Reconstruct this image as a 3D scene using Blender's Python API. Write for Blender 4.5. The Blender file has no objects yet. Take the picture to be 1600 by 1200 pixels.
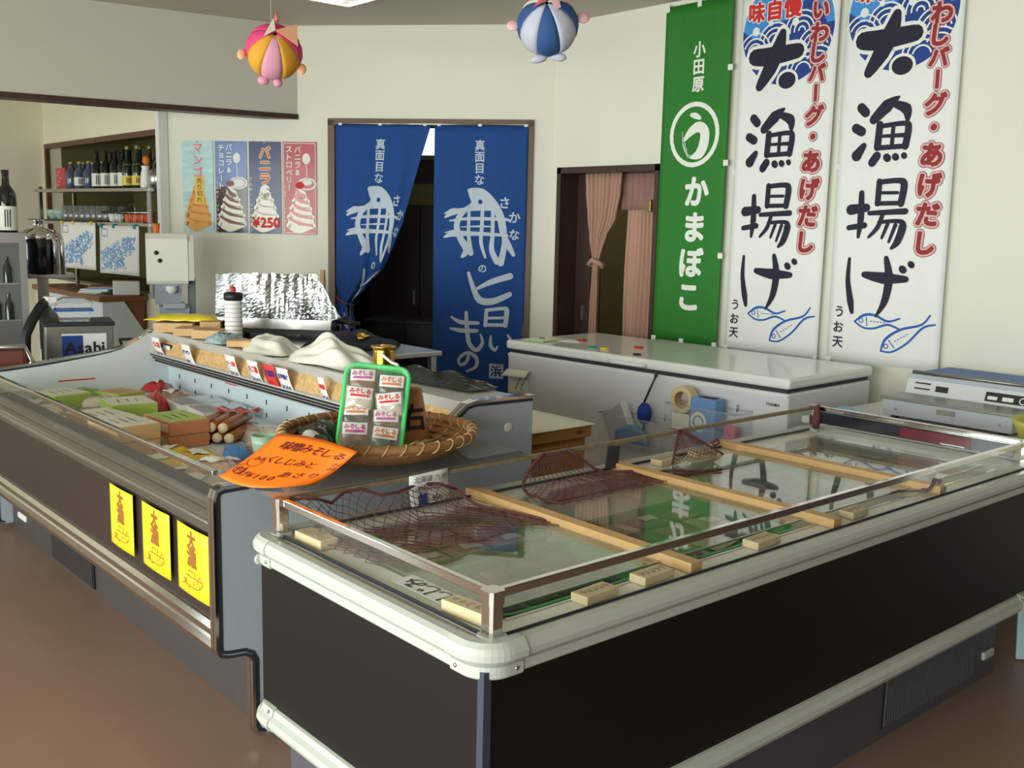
import bpy, bmesh, math, random
from mathutils import Matrix, Vector, Euler
rnd = random.Random(7)
S = bpy.context.scene
COL = S.collection
PI = math.pi
R = math.radians

# ---------------------------------------------------------------- camera
cam_d = bpy.data.cameras.new('camera')
cam_d.sensor_width = 36.0
cam_d.lens = 36.10
cam_d.clip_start = 0.05
cam_o = bpy.data.objects.new('camera', cam_d)
COL.objects.link(cam_o)
cam_o.matrix_world = (Matrix.Translation((0, 0, 1.53)) @ Matrix.Rotation(R(-41.171), 4, 'Z')
                      @ Matrix.Rotation(R(90 - 8.785), 4, 'X') @ Matrix.Rotation(R(1.305), 4, 'Z'))
S.camera = cam_o

# ---------------------------------------------------------------- world, lights, exposure
S.view_settings.view_transform = 'Standard'
S.view_settings.look = 'None'
S.view_settings.gamma = 1.0
S.view_settings.use_curve_mapping = False
S.view_settings.exposure = 0.85
W = bpy.data.worlds.new('sky')
S.world = W
W.use_nodes = True
bg = W.node_tree.nodes['Background']
bg.inputs[0].default_value = (0.80, 0.90, 1.0, 1)
bg.inputs[1].default_value = 1.0
S.cycles.max_bounces = 8
S.cycles.transparent_max_bounces = 24
S.cycles.sample_clamp_indirect = 6.0
S.cycles.caustics_reflective = False
S.cycles.caustics_refractive = False


def area(name, loc, rot, sx, sy, power, col):
    d = bpy.data.lights.new(name, 'AREA')
    d.shape = 'RECTANGLE'
    d.size = sx
    d.size_y = sy
    d.energy = power
    d.color = col
    o = bpy.data.objects.new(name, d)
    COL.objects.link(o)
    o.location = loc
    o.rotation_euler = rot
    return o


# daylight entering through the shop windows (left side)
DAY = (1.0, 0.985, 0.955)
for k, yy in enumerate((-1.1, 1.3, 3.7)):
    area('window_daylight', (-2.75, yy, 1.25), (0, R(-90), 0), 2.2, 2.1, 100, DAY)
area('kitchen_window_daylight', (-2.75, 7.9, 1.45), (0, R(-90), 0), 1.6, 2.0, 42, DAY)


# ---------------------------------------------------------------- helpers
def lin(c):
    c = c / 255.0
    return c / 12.92 if c <= 0.04045 else ((c + 0.055) / 1.055) ** 2.4


def rgb(r, g, b):
    return (lin(r), lin(g), lin(b), 1)


MATS = {}


def mat(name, col=(200, 200, 200), rough=0.5, metal=0.0, spec=0.5, var=0.06, scale=12.0, bump=0.0, trans=0.0,
        emit=None, coat=0.0, stretch=None):
    """procedural principled material: slightly uneven colour from a noise texture, optional fine relief"""
    if name in MATS:
        return MATS[name]
    m = bpy.data.materials.new(name)
    m.use_nodes = True
    nt = m.node_tree
    b = nt.nodes['Principled BSDF']
    c = rgb(*col)
    tc = nt.nodes.new('ShaderNodeTexCoord')
    src = tc.outputs['Object']
    if stretch:
        mp = nt.nodes.new('ShaderNodeMapping')
        mp.inputs['Scale'].default_value = stretch
        nt.links.new(src, mp.inputs['Vector'])
        src = mp.outputs['Vector']
    nz = nt.nodes.new('ShaderNodeTexNoise')
    nz.inputs['Scale'].default_value = scale
    nz.inputs['Detail'].default_value = 4
    nt.links.new(src, nz.inputs['Vector'])
    mx = nt.nodes.new('ShaderNodeMix')
    mx.data_type = 'RGBA'
    nt.links.new(nz.outputs['Fac'], mx.inputs['Factor'])
    mx.inputs['A'].default_value = tuple(max(0, v * (1 - 2 * var)) for v in c[:3]) + (1,)
    mx.inputs['B'].default_value = tuple(min(1, v * (1 + 2 * var)) for v in c[:3]) + (1,)
    nt.links.new(mx.outputs['Result'], b.inputs['Base Color'])
    b.inputs['Roughness'].default_value = rough
    b.inputs['Metallic'].default_value = metal
    b.inputs['Specular IOR Level'].default_value = spec
    b.inputs['Coat Weight'].default_value = coat
    b.inputs['Coat Roughness'].default_value = 0.08
    if trans:
        b.inputs['Transmission Weight'].default_value = trans
    if emit:
        b.inputs['Emission Color'].default_value = rgb(*emit[0])
        b.inputs['Emission Strength'].default_value = emit[1]
    if bump:
        bp = nt.nodes.new('ShaderNodeBump')
        bp.inputs['Strength'].default_value = bump
        bp.inputs['Distance'].default_value = 0.004
        n2 = nt.nodes.new('ShaderNodeTexNoise')
        n2.inputs['Scale'].default_value = scale * 6
        n2.inputs['Detail'].default_value = 3
        nt.links.new(src, n2.inputs['Vector'])
        nt.links.new(n2.outputs['Fac'], bp.inputs['Height'])
        nt.links.new(bp.outputs['Normal'], b.inputs['Normal'])
    MATS[name] = m
    return m


def glass(name, tint=(235, 245, 240), refl=0.08, rough=0.0, opacity=0.0, body=(230, 235, 230), fres=1.5):
    """thin pane: see-through, mirror-like towards grazing angles, with a faint milky body"""
    if name in MATS:
        return MATS[name]
    m = bpy.data.materials.new(name)
    m.use_nodes = True
    nt = m.node_tree
    nt.nodes.clear()
    out = nt.nodes.new('ShaderNodeOutputMaterial')
    tr = nt.nodes.new('ShaderNodeBsdfTransparent')
    tr.inputs[0].default_value = rgb(*tint)
    gl = nt.nodes.new('ShaderNodeBsdfGlossy')
    gl.inputs['Roughness'].default_value = rough
    fr = nt.nodes.new('ShaderNodeFresnel')
    ge = nt.nodes.new('ShaderNodeNewGeometry')
    mi = nt.nodes.new('ShaderNodeMapRange')
    mi.inputs['To Min'].default_value = fres
    mi.inputs['To Max'].default_value = 1.0 / fres
    nt.links.new(ge.outputs['Backfacing'], mi.inputs['Value'])
    nt.links.new(mi.outputs[0], fr.inputs['IOR'])
    ad = nt.nodes.new('ShaderNodeMath')
    ad.operation = 'ADD'
    ad.use_clamp = True
    ad.inputs[1].default_value = refl
    nt.links.new(fr.outputs[0], ad.inputs[0])
    mx = nt.nodes.new('ShaderNodeMixShader')
    nt.links.new(ad.outputs[0], mx.inputs[0])
    nz = nt.nodes.new('ShaderNodeTexNoise')
    nz.inputs['Scale'].default_value = 9
    if opacity > 0:
        df = nt.nodes.new('ShaderNodeBsdfDiffuse')
        df.inputs[0].default_value = rgb(*body)
        m2 = nt.nodes.new('ShaderNodeMixShader')
        ml = nt.nodes.new('ShaderNodeMath')
        ml.operation = 'MULTIPLY'
        ml.inputs[1].default_value = opacity * 2
        nt.links.new(nz.outputs['Fac'], ml.inputs[0])
        nt.links.new(ml.outputs[0], m2.inputs[0])
        nt.links.new(tr.outputs[0], m2.inputs[1])
        nt.links.new(df.outputs[0], m2.inputs[2])
        nt.links.new(m2.outputs[0], mx.inputs[1])
    else:
        nt.links.new(tr.outputs[0], mx.inputs[1])
    nt.links.new(gl.outputs[0], mx.inputs[2])
    nt.links.new(mx.outputs[0], out.inputs[0])
    MATS[name] = m
    return m


class MB:
    """collects simple shapes into one mesh"""

    def __init__(s):
        s.v = []
        s.f = []
        s.sm = []
        s.M = None

    def add(s, vs, fs, smooth=False):
        n = len(s.v)
        if s.M is not None:
            vs = [tuple(s.M @ Vector(p)) for p in vs]
        s.v += [tuple(p) for p in vs]
        for f in fs:
            s.f.append(tuple(i + n for i in f))
            s.sm.append(smooth)
        return s

    def box(s, x0, x1, y0, y1, z0, z1):
        if x0 > x1: x0, x1 = x1, x0
        if y0 > y1: y0, y1 = y1, y0
        if z0 > z1: z0, z1 = z1, z0
        return s.add([(x0, y0, z0), (x1, y0, z0), (x1, y1, z0), (x0, y1, z0), (x0, y0, z1), (x1, y0, z1), (x1, y1, z1), (x0, y1, z1)],
                     [(0, 3, 2, 1), (4, 5, 6, 7), (0, 1, 5, 4), (1, 2, 6, 5), (2, 3, 7, 6), (3, 0, 4, 7)])

    def cbox(s, x0, x1, y0, y1, z0, z1, c=0.005):
        """box with chamfered edges all round"""
        if x0 > x1: x0, x1 = x1, x0
        if y0 > y1: y0, y1 = y1, y0
        if z0 > z1: z0, z1 = z1, z0
        c = min(c, (x1 - x0) * .45, (y1 - y0) * .45, (z1 - z0) * .45)
        bm = bmesh.new()
        bmesh.ops.create_cube(bm, size=1)
        for v in bm.verts:
            v.co = Vector(((x0 + x1) / 2 + v.co.x * (x1 - x0), (y0 + y1) / 2 + v.co.y * (y1 - y0), (z0 + z1) / 2 + v.co.z * (z1 - z0)))
        bmesh.ops.bevel(bm, geom=list(bm.edges), offset=c, segments=2, affect='EDGES', profile=.5)
        bm.verts.index_update()
        s.add([v.co.copy() for v in bm.verts], [[v.index for v in f.verts] for f in bm.faces])
        bm.free()
        return s

    def prism(s, poly, axis, a0, a1):
        """extrude a 2D outline along an axis: 'x' -> outline in (y,z); 'y' -> (x,z); 'z' -> (x,y)"""
        n = len(poly)
        ar = sum(poly[i][0] * poly[(i + 1) % n][1] - poly[(i + 1) % n][0] * poly[i][1] for i in range(n))
        if axis == 'y':
            ar = -ar
        if ar < 0:
            poly = poly[::-1]
        def P(p, a):
            return (a, p[0], p[1]) if axis == 'x' else (p[0], a, p[1]) if axis == 'y' else (p[0], p[1], a)
        vs = [P(p, a0) for p in poly] + [P(p, a1) for p in poly]
        fs = [tuple(range(n - 1, -1, -1)), tuple(range(n, 2 * n))]
        for i in range(n):
            j = (i + 1) % n
            fs.append((i, j, n + j, n + i))
        return s.add(vs, fs)

    def lathe(s, prof, seg=16, cx=0, cy=0, z=0, cap=True, smooth=True):
        """profile [(r,z),...] turned about the vertical axis at (cx,cy)"""
        vs = []
        fs = []
        n = len(prof)
        for i in range(seg):
            a = 2 * PI * i / seg
            for r, h in prof:
                vs.append((cx + r * math.cos(a), cy + r * math.sin(a), z + h))
        for i in range(seg):
            j = (i + 1) % seg
            for k in range(n - 1):
                fs.append((i * n + k, j * n + k, j * n + k + 1, i * n + k + 1))
        s.add(vs, fs, smooth)
        if cap:
            if prof[0][0] > 1e-6:
                s.add([(cx + prof[0][0] * math.cos(2 * PI * i / seg), cy + prof[0][0] * math.sin(2 * PI * i / seg), z + prof[0][1]) for i in range(seg)], [tuple(range(seg - 1, -1, -1))])
            if prof[-1][0] > 1e-6:
                s.add([(cx + prof[-1][0] * math.cos(2 * PI * i / seg), cy + prof[-1][0] * math.sin(2 * PI * i / seg), z + prof[-1][1]) for i in range(seg)], [tuple(range(seg))])
        return s

    def tube(s, pts, r, seg=8, closed=False, rs=None, smooth=True, flat=1.0):
        pts = [Vector(p) for p in pts]
        n = len(pts)
        vs = []
        fs = []
        up = Vector((0, 0, 1))
        prev = None
        for i, p in enumerate(pts):
            if closed:
                t = (pts[(i + 1) % n] - pts[i - 1])
            else:
                t = pts[min(i + 1, n - 1)] - pts[max(i - 1, 0)]
            t.normalize()
            if prev is None:
                a = up if abs(t.dot(up)) < .9 else Vector((1, 0, 0))
                nx = a.cross(t).normalized()
            else:
                nx = (prev - t * prev.dot(t)).normalized()
            prev = nx
            ny = t.cross(nx)
            rr = rs[i] if rs else r
            for k in range(seg):
                a = 2 * PI * k / seg
                vs.append(p + nx * (rr * math.cos(a)) + ny * (rr * flat * math.sin(a)))
        m = n if closed else n - 1
        for i in range(m):
            j = (i + 1) % n
            for k in range(seg):
                l = (k + 1) % seg
                fs.append((i * seg + k, i * seg + l, j * seg + l, j * seg + k))
        if not closed:
            fs.append(tuple(range(seg - 1, -1, -1)))
            fs.append(tuple((n - 1) * seg + k for k in range(seg)))
        return s.add(vs, fs, smooth)

    def grid(s, fn, nu, nv, smooth=True):
        vs = [fn(i / nu, j / nv) for j in range(nv + 1) for i in range(nu + 1)]
        fs = [(j * (nu + 1) + i, j * (nu + 1) + i + 1, (j + 1) * (nu + 1) + i + 1, (j + 1) * (nu + 1) + i) for j in range(nv) for i in range(nu)]
        return s.add(vs, fs, smooth)

    def ball(s, c, rx, ry=None, rz=None, seg=10, rings=6):
        ry = rx if ry is None else ry
        rz = rx if rz is None else rz
        vs = [(c[0], c[1], c[2] - rz)]
        for j in range(1, rings):
            t = -PI / 2 + PI * j / rings
            for i in range(seg):
                a = 2 * PI * i / seg
                vs.append((c[0] + rx * math.cos(t) * math.cos(a), c[1] + ry * math.cos(t) * math.sin(a), c[2] + rz * math.sin(t)))
        vs.append((c[0], c[1], c[2] + rz))
        fs = [(0, 1 + (i + 1) % seg, 1 + i) for i in range(seg)]
        for j in range(rings - 2):
            for i in range(seg):
                k = (i + 1) % seg
                fs.append((1 + j * seg + i, 1 + j * seg + k, 1 + (j + 1) * seg + k, 1 + (j + 1) * seg + i))
        L = len(vs) - 1
        b = 1 + (rings - 2) * seg
        fs += [(b + i, b + (i + 1) % seg, L) for i in range(seg)]
        return s.add(vs, fs, True)

    def mesh(s, name, m):
        me = bpy.data.meshes.new(name)
        me.from_pydata(s.v, [], s.f)
        me.polygons.foreach_set('use_smooth', s.sm)
        me.update()
        if isinstance(m, str):
            m = MATS[m]
        me.materials.append(m)
        return me

    def build(s, name, m, parent=None, loc=None, rot=None, thick=0.0, subsurf=0):
        o = bpy.data.objects.new(name, s.mesh(name, m))
        COL.objects.link(o)
        if parent is not None:
            o.parent = parent
        if loc is not None:
            o.location = loc
        if rot is not None:
            o.rotation_euler = rot if hasattr(rot, '__len__') else (0, 0, rot)
        if thick:
            md = o.modifiers.new('thickness', 'SOLIDIFY')
            md.thickness = thick
            md.offset = 0
        if subsurf:
            md = o.modifiers.new('smooth', 'SUBSURF')
            md.levels = md.render_levels = subsurf
        return o


def tag(o, label, cat, group=None):
    o['label'] = label
    o['category'] = cat
    if group:
        o['group'] = group
    return o


def thing(name, label, cat, loc=(0, 0, 0), rz=0.0, group=None):
    o = bpy.data.objects.new(name, None)
    COL.objects.link(o)
    o.empty_display_size = 0.05
    o.location = loc
    o.rotation_euler = rz if hasattr(rz, '__len__') else (0, 0, rz)
    return tag(o, label, cat, group)


def struct(name, mb, m, parent=None, loc=None, rot=None):
    o = mb.build(name, m, parent, loc, rot)
    if parent is None:
        o['kind'] = 'structure'
    return o


def copy_tree(o, parent=None):
    c = o.copy()
    COL.objects.link(c)
    c.parent = parent
    for ch in o.children:
        copy_tree(ch, c)
    return c


def retag(o, label):
    o['label'] = label
    return o


def rbox(name, m, parent, x0, x1, y0, y1, z0, z1, c=0.004, **kw):
    return MB().cbox(x0, x1, y0, y1, z0, z1, c).build(name, m, parent, **kw)


# ---------------------------------------------------------------- flat print: glyphs, brush strokes, outlines (2D -> surface)
GL = {}


def glyph(ch):
    if ch in GL:
        return GL[ch]
    c = bpy.data.curves.new('glyph', 'FONT')
    c.body = ch
    c.size = 1
    c.resolution_u = 3
    o = bpy.data.objects.new('glyph', c)
    me = bpy.data.meshes.new_from_object(o)
    vs = [(v.co.x, v.co.y) for v in me.vertices]
    fs = [tuple(p.vertices) for p in me.polygons]
    bpy.data.meshes.remove(me)
    bpy.data.objects.remove(o)
    bpy.data.curves.remove(c)
    if vs:
        xs = [v[0] for v in vs]
        ys = [v[1] for v in vs]
        bb = (min(xs), max(xs), min(ys), max(ys))
    else:
        bb = (0, .3, 0, .5)
    GL[ch] = (vs, fs, bb)
    return GL[ch]


class Ink:
    """flat marks in a 2D (x, z) sheet; put on a surface by build()"""

    def __init__(s):
        s.v = []
        s.f = []
        s.layer = []
        s.L = 0

    def poly(s, pts):
        n = len(s.v)
        s.v += [(p[0], p[1]) for p in pts]
        s.layer += [s.L] * len(pts)
        s.f.append(tuple(range(n, n + len(pts))))
        return s

    def raw(s, vs, fs):
        n = len(s.v)
        s.v += vs
        s.layer += [s.L] * len(vs)
        s.f += [tuple(i + n for i in f) for f in fs]

    def char(s, ch, cx, cz, size, bold=0.0, sx=1.0, rot=0.0, shear=0.0, nb=8):
        vs, fs, bb = glyph(ch)
        mx, my = (bb[0] + bb[1]) / 2, (bb[2] + bb[3]) / 2
        base = []
        for x, y in vs:
            x, y = (x - mx) * size * sx, (y - my) * size
            x += shear * y
            if rot:
                x, y = x * math.cos(rot) - y * math.sin(rot), x * math.sin(rot) + y * math.cos(rot)
            base.append((x + cx, y + cz))
        s.raw(base, fs)
        if bold:
            L0 = s.L
            for k in range(nb):
                a = 2 * PI * k / nb
                s.L = L0 + .04 * (k + 1)
                s.raw([(x + bold * size * math.cos(a), y + bold * size * math.sin(a)) for x, y in base], fs)
            s.L = L0
        return s

    def column(s, text, cx, ztop, size, pitch, **kw):
        z = ztop
        for ch in text:
            if ch != ' ':
                if ch in 'ー':
                    s.char(ch, cx, z, size, rot=-PI / 2, **kw)
                else:
                    s.char(ch, cx, z, size, **kw)
            z -= pitch
        return s

    def row(s, text, x0, cz, size, pitch=None, **kw):
        x = x0
        for ch in text:
            if ch == ' ':
                x += size * .35
                continue
            vs, fs, bb = glyph(ch)
            w = (bb[1] - bb[0]) * size * kw.get('sx', 1)
            if pitch:
                s.char(ch, x + pitch / 2, cz, size, **kw)
                x += pitch
            else:
                dz = ((bb[2] + bb[3]) / 2 - .35) * size
                s.char(ch, x + w / 2, cz + dz, size, **kw)
                x += w + size * .1
        return s

    def stroke(s, pts, w, cap=True, sub=5):
        """brush stroke through points; w: width or list of widths"""
        n = len(pts)
        ws = list(w) if hasattr(w, '__len__') else [w] * n
        P = []
        for i in range(n - 1):
            p0 = pts[max(i - 1, 0)]
            p1 = pts[i]
            p2 = pts[i + 1]
            p3 = pts[min(i + 2, n - 1)]
            for k in range(sub):
                t = k / sub
                q = [0.5 * ((2 * p1[d]) + (-p0[d] + p2[d]) * t + (2 * p0[d] - 5 * p1[d] + 4 * p2[d] - p3[d]) * t * t + (-p0[d] + 3 * p1[d] - 3 * p2[d] + p3[d]) * t ** 3) for d in (0, 1)]
                P.append((q[0], q[1], ws[i] + (ws[i + 1] - ws[i]) * t))
        P.append((pts[-1][0], pts[-1][1], ws[-1]))
        L = []
        Rr = []
        for i, p in enumerate(P):
            a = P[max(i - 1, 0)]
            b = P[min(i + 1, len(P) - 1)]
            dx, dy = b[0] - a[0], b[1] - a[1]
            l = math.hypot(dx, dy) or 1
            nx, ny = -dy / l * p[2] / 2, dx / l * p[2] / 2
            L.append((p[0] + nx, p[1] + ny))
            Rr.append((p[0] - nx, p[1] - ny))
        n0 = len(L)
        s.raw(L + Rr, [(i, n0 + i, n0 + i + 1, i + 1) for i in range(n0 - 1)])
        if cap:
            for e in (P[0], P[-1]):
                s.disc(e[0], e[1], e[2] / 2, 10)
        return s

    def disc(s, cx, cz, r, seg=20, rz=None):
        rz = r if rz is None else rz
        return s.poly([(cx + r * math.cos(2 * PI * k / seg), cz + rz * math.sin(2 * PI * k / seg)) for k in range(seg)])

    def ring(s, cx, cz, r0, r1, a0=0, a1=360, seg=28, k=1.0):
        vs = []
        for i in range(seg + 1):
            a = R(a0 + (a1 - a0) * i / seg)
            vs += [(cx + r0 * math.cos(a), cz + r0 * k * math.sin(a)), (cx + r1 * math.cos(a), cz + r1 * k * math.sin(a))]
        s.raw(vs, [(2 * i, 2 * i + 1, 2 * i + 3, 2 * i + 2) for i in range(seg)])
        return s

    def rect(s, x0, x1, z0, z1):
        return s.poly([(x0, z0), (x1, z0), (x1, z1), (x0, z1)])

    def build(s, name, m, parent, e=0.0015, mp=None, cut=None):
        """lay the sheet on a surface: default the local x-z plane at y=-e; mp(x, z, e) gives other surfaces.
        cut: spacing at which faces are sliced so that they can follow a curved surface"""
        if mp is None:
            mp = lambda x, z, ee: (x, -ee, z)
        if cut:
            bm = bmesh.new()
            bv = [bm.verts.new((v[0], v[1], l * .0004)) for v, l in zip(s.v, s.layer)]
            for f in s.f:
                try:
                    bm.faces.new([bv[i] for i in f])
                except ValueError:
                    pass
            xs = [v[0] for v in s.v]
            zs = [v[1] for v in s.v]
            for lo, hi, no in ((min(xs), max(xs), (1, 0, 0)), (min(zs), max(zs), (0, 1, 0))):
                k = math.ceil(lo / cut)
                while k * cut < hi:
                    co = (k * cut, 0, 0) if no[0] else (0, k * cut, 0)
                    bmesh.ops.bisect_plane(bm, geom=list(bm.verts) + list(bm.edges) + list(bm.faces), plane_co=co, plane_no=no)
                    k += 1
            me = bpy.data.meshes.new(name)
            for v in bm.verts:
                v.co = Vector(mp(v.co.x, v.co.y, e + v.co.z))
            bm.to_mesh(me)
            bm.free()
        else:
            me = bpy.data.meshes.new(name)
            me.from_pydata([mp(v[0], v[1], e + l * 0.0004) for v, l in zip(s.v, s.layer)], [], s.f)
        if isinstance(m, str):
            m = MATS[m]
        me.materials.append(m)
        o = bpy.data.objects.new(name, me)
        COL.objects.link(o)
        o.parent = parent
        return o


# ---------------------------------------------------------------- materials of the room
mat('wall_paint', (232, 229, 214), .75, var=.015, scale=3, bump=.12)
mat('kitchen_paint', (238, 230, 205), .75, var=.015, scale=3, bump=.12)
mat('ceiling_paint', (196, 187, 172), .85, var=.02, scale=4, bump=.15)
mat('soffit_paint', (200, 194, 182), .8, var=.015, scale=4, bump=.1)
mat('floor_vinyl', (142, 115, 98), .34, var=.07, scale=2.2, bump=.05, spec=.45)
mat('dark_wood', (62, 42, 34), .42, var=.15, scale=20, stretch=(1, 1, .1))
mat('mid_wood', (96, 66, 42), .45, var=.15, scale=20, stretch=(1, 1, .1))
mat('niche_wall', (104, 96, 58), .7, var=.06)
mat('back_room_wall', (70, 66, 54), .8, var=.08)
mat('back_room_white', (215, 215, 205), .8)
mat('window_metal', (150, 150, 150), .4, metal=.8)
mat('white_paint', (236, 236, 232), .4, var=.02)
mat('black', (20, 20, 22), .45, var=.1)
glass('window_glass', (245, 250, 248), .02)

RW = R(-49.5)           # orientation of the back wall: local x runs to the right, local y into the wall
OW = (4.62, 4.93, 0)
CEIL = 2.79

struct('floor', MB().box(-2.9, 6.6, -2.9, 11.0, -.1, 0), 'floor_vinyl')
struct('ceiling', MB().box(-2.9, 6.6, -2.9, 11.0, CEIL, CEIL + .1), 'ceiling_paint')
# right wall with the curtained doorway
struct('wall_right', MB().box(4.62, 4.74, .5, 4.026, 0, CEIL).box(4.62, 4.74, 4.858, 4.955, 0, CEIL).box(4.62, 4.74, 4.026, 4.858, 1.885, CEIL), 'wall_paint')
struct('wall_side', MB().box(4.62, 4.74, -2.7, .5, 0, CEIL), mat('side_paneling', (66, 52, 44), .5, var=.15, scale=6, stretch=(6, 6, .5)))
# back wall (set at an angle) with the wide doorway
struct('wall_back', MB().box(-2.68, -1.479, 0, .12, 0, CEIL).box(-.149, 0, 0, .12, 0, CEIL).box(-1.479, -.149, 0, .12, 2.19, CEIL), 'wall_paint', loc=OW, rot=RW)
# kitchen wall with the framed recess
struct('wall_left', MB().box(2.884, 3.0, 9.42, 9.62, 0, CEIL).box(2.884, 3.0, 6.97, 7.03, 0, CEIL).box(2.884, 3.0, 7.03, 9.42, 2.11, CEIL)
       .box(2.884, 3.0, 7.03, 9.42, 0, .98), 'kitchen_paint')
struct('wall_recess', MB().box(3.62, 3.7, 7.03, 9.5, .9, 2.3).box(3.0, 3.62, 9.42, 9.5, .9, 2.3).box(3.0, 3.62, 7.03, 7.06, .9, 2.3).box(3.0, 3.62, 7.03, 9.42, .94, .98)
       .box(3.0, 3.62, 7.03, 9.42, 2.2, 2.26), 'niche_wall')
m = MB()
m.box(2.868, 2.90, 7.0, 9.45, 2.085, 2.125).box(2.868, 2.90, 7.0, 7.04, .98, 2.085).box(2.868, 2.90, 9.41, 9.45, .98, 2.085)
struct('trim_1', m, 'mid_wood')
struct('wall_far', MB().box(-2.7, 3.0, 9.5, 9.62, 0, CEIL), 'kitchen_paint')
struct('trim_2', MB().box(2.845, 2.905, 6.925, 6.985, 0, 2.6), 'white_paint')
# dropped soffit over the kitchen opening, with its dark wooden edge strip
SD = R(169.9)
struct('wall_soffit', MB().box(0, 6.3, -.13, 0, 2.22, CEIL), 'soffit_paint', loc=(3.507, 6.233, 0), rot=SD)
struct('trim_3', MB().box(0, 6.3, -.14, .012, 2.192, 2.224), 'dark_wood', loc=(3.507, 6.233, 0), rot=SD)
# shop-front walls beside and behind the camera, each with big windows
def window_wall(name, n0, axis, pos, spans, lo, hi, z0, z1):
    m = MB()
    def bb(a0, a1, c0, c1):
        if axis == 'x':
            m.box(pos - .1, pos, a0, a1, c0, c1)
        else:
            m.box(a0, a1, pos - .1, pos, c0, c1)
    bb(lo, hi, 0, z0)
    bb(lo, hi, z1, CEIL)
    a = lo
    for s0, s1 in spans:
        bb(a, s0, z0, z1)
        a = s1
    bb(a, hi, z0, z1)
    struct(name, m, 'wall_paint')
    for k, (s0, s1) in enumerate(spans):
        f = MB()
        for b in ((s0, s0 + .05, z0, z1), (s1 - .05, s1, z0, z1), (s0, s1, z0, z0 + .05), (s0, s1, z1 - .05, z1), ((s0 + s1) / 2 - .025, (s0 + s1) / 2 + .025, z0, z1)):
            if axis == 'x':
                f.box(pos - .07, pos - .02, *b)
            else:
                f.box(b[0], b[1], pos - .07, pos - .02, b[2], b[3])
        o = struct('window_%d' % (n0 + k), f, 'window_metal')
        g = MB()
        if axis == 'x':
            g.box(pos - .048, pos - .042, s0 + .03, s1 - .03, z0 + .03, z1 - .03)
        else:
            g.box(s0 + .03, s1 - .03, pos - .048, pos - .042, z0 + .03, z1 - .03)
        g.build('pane', 'window_glass', o)
window_wall('wall_front', 1, 'x', -2.6, [(-2.2, 0.0), (.2, 2.4), (2.6, 4.8), (6.9, 8.9)], -2.7, 9.62, .15, 2.3)
struct('wall_rear', MB().box(-2.7, 4.74, -2.7, -2.6, 0, CEIL), mat('rear_paneling', (74, 58, 48), .5, var=.15, scale=6, stretch=(6, 6, .5)))

# doorway frames
f = MB()
f.box(-1.50, -1.455, -.02, .14, 0, 2.19).box(-.173, -.13, -.02, .14, 0, 2.19).box(-1.50, -.13, -.02, .14, 2.155, 2.2)
struct('door_1', f, 'mid_wood', loc=OW, rot=RW)
f = MB()
f.box(4.60, 4.80, 4.834, 4.87, 0, 1.90).box(4.60, 4.80, 4.014, 4.046, 0, 1.90).box(4.60, 4.80, 4.014, 4.87, 1.862, 1.90)
struct('door_2', f, 'dark_wood')
# sliding door leaf pushed aside inside the right doorway
f = struct('door_3', MB().box(4.76, 4.795, 4.64, 4.834, 0, 1.862), 'dark_wood')
MB().box(4.752, 4.76, 4.70, 4.705, 0, 1.85).build('groove', 'mid_wood', f)
MB().box(4.75, 4.76, 4.745, 4.765, .93, 1.02).build('finger_pull', mat('steel', (190, 190, 188), .28, metal=1, var=.03), f)

# rooms behind the doorways
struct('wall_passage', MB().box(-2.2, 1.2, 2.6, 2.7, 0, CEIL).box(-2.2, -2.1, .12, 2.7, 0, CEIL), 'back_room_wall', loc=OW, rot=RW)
struct('wall_passage_end', MB().box(6.3, 6.4, 2.6, 7.0, 0, CEIL).box(4.74, 6.4, 2.6, 2.7, 0, CEIL), mat('passage_paint', (118, 108, 72), .8))
# ---------------------------------------------------------------- banners on the right wall
mat('banner_green', (38, 122, 36), .7, var=.05, scale=30)
mat('banner_white', (238, 238, 236), .7, var=.012, scale=14)
mat('ink_white', (240, 240, 234), .7, var=.01)
mat('ink_navy', (22, 26, 48), .7, var=.03)
mat('ink_red', (214, 42, 44), .7, var=.03)
mat('ink_brown_red', (150, 40, 42), .7, var=.03)
mat('ink_pink', (226, 186, 186), .7, var=.02)
mat('ink_blue', (40, 92, 176), .7, var=.03)
mat('ink_sky', (66, 146, 222), .7, var=.03)
mat('ink_deep_blue', (28, 62, 140), .7, var=.03)
mat('ink_black', (24, 22, 24), .7, var=.02)
mat('ink_yellow', (240, 205, 60), .6)
mat('ink_orange', (226, 120, 50), .6)
mat('cloth_tab', (232, 232, 228), .8)

RR = R(-90)


def sheet(w, h, amp, seed, nx=14, nz=30):
    """gently waving hung cloth; returns the surface map (x, z, off) -> local point"""
    r = random.Random(seed)
    p = [r.uniform(0, 6) for _ in range(4)]
    def mp(x, z, e):
        y = amp * (math.sin(x / w * 5 + p[0]) + .6 * math.sin(z / h * 4 + p[1] + x / w * 2)) - .012
        return (x, y - e, z)
    return mp


def hang(name, label, loc, w, h, m, amp, seed, taps, group=None, lean=0.0):
    t = thing(name, label, 'banner', loc, RR, group)
    mp0 = sheet(w, h, amp, seed)
    mp = lambda x, z, e: (lambda q: (q[0] + lean * z, q[1], q[2]))(mp0(x, z, e))
    MB().grid(lambda u, v: mp(u * w, v * h, 0), 16, 30).build('cloth', m, t, thick=.0012)
    for (x, z, a, b) in taps:
        k = MB()
        q = mp(x, z, 0)
        k.cbox(q[0] - a, q[0] + a, q[1] - .004, q[1] + .004, z - b, z + b, .002)
        k.build('loop_tab', 'cloth_tab', t)
    return t, mp


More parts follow.
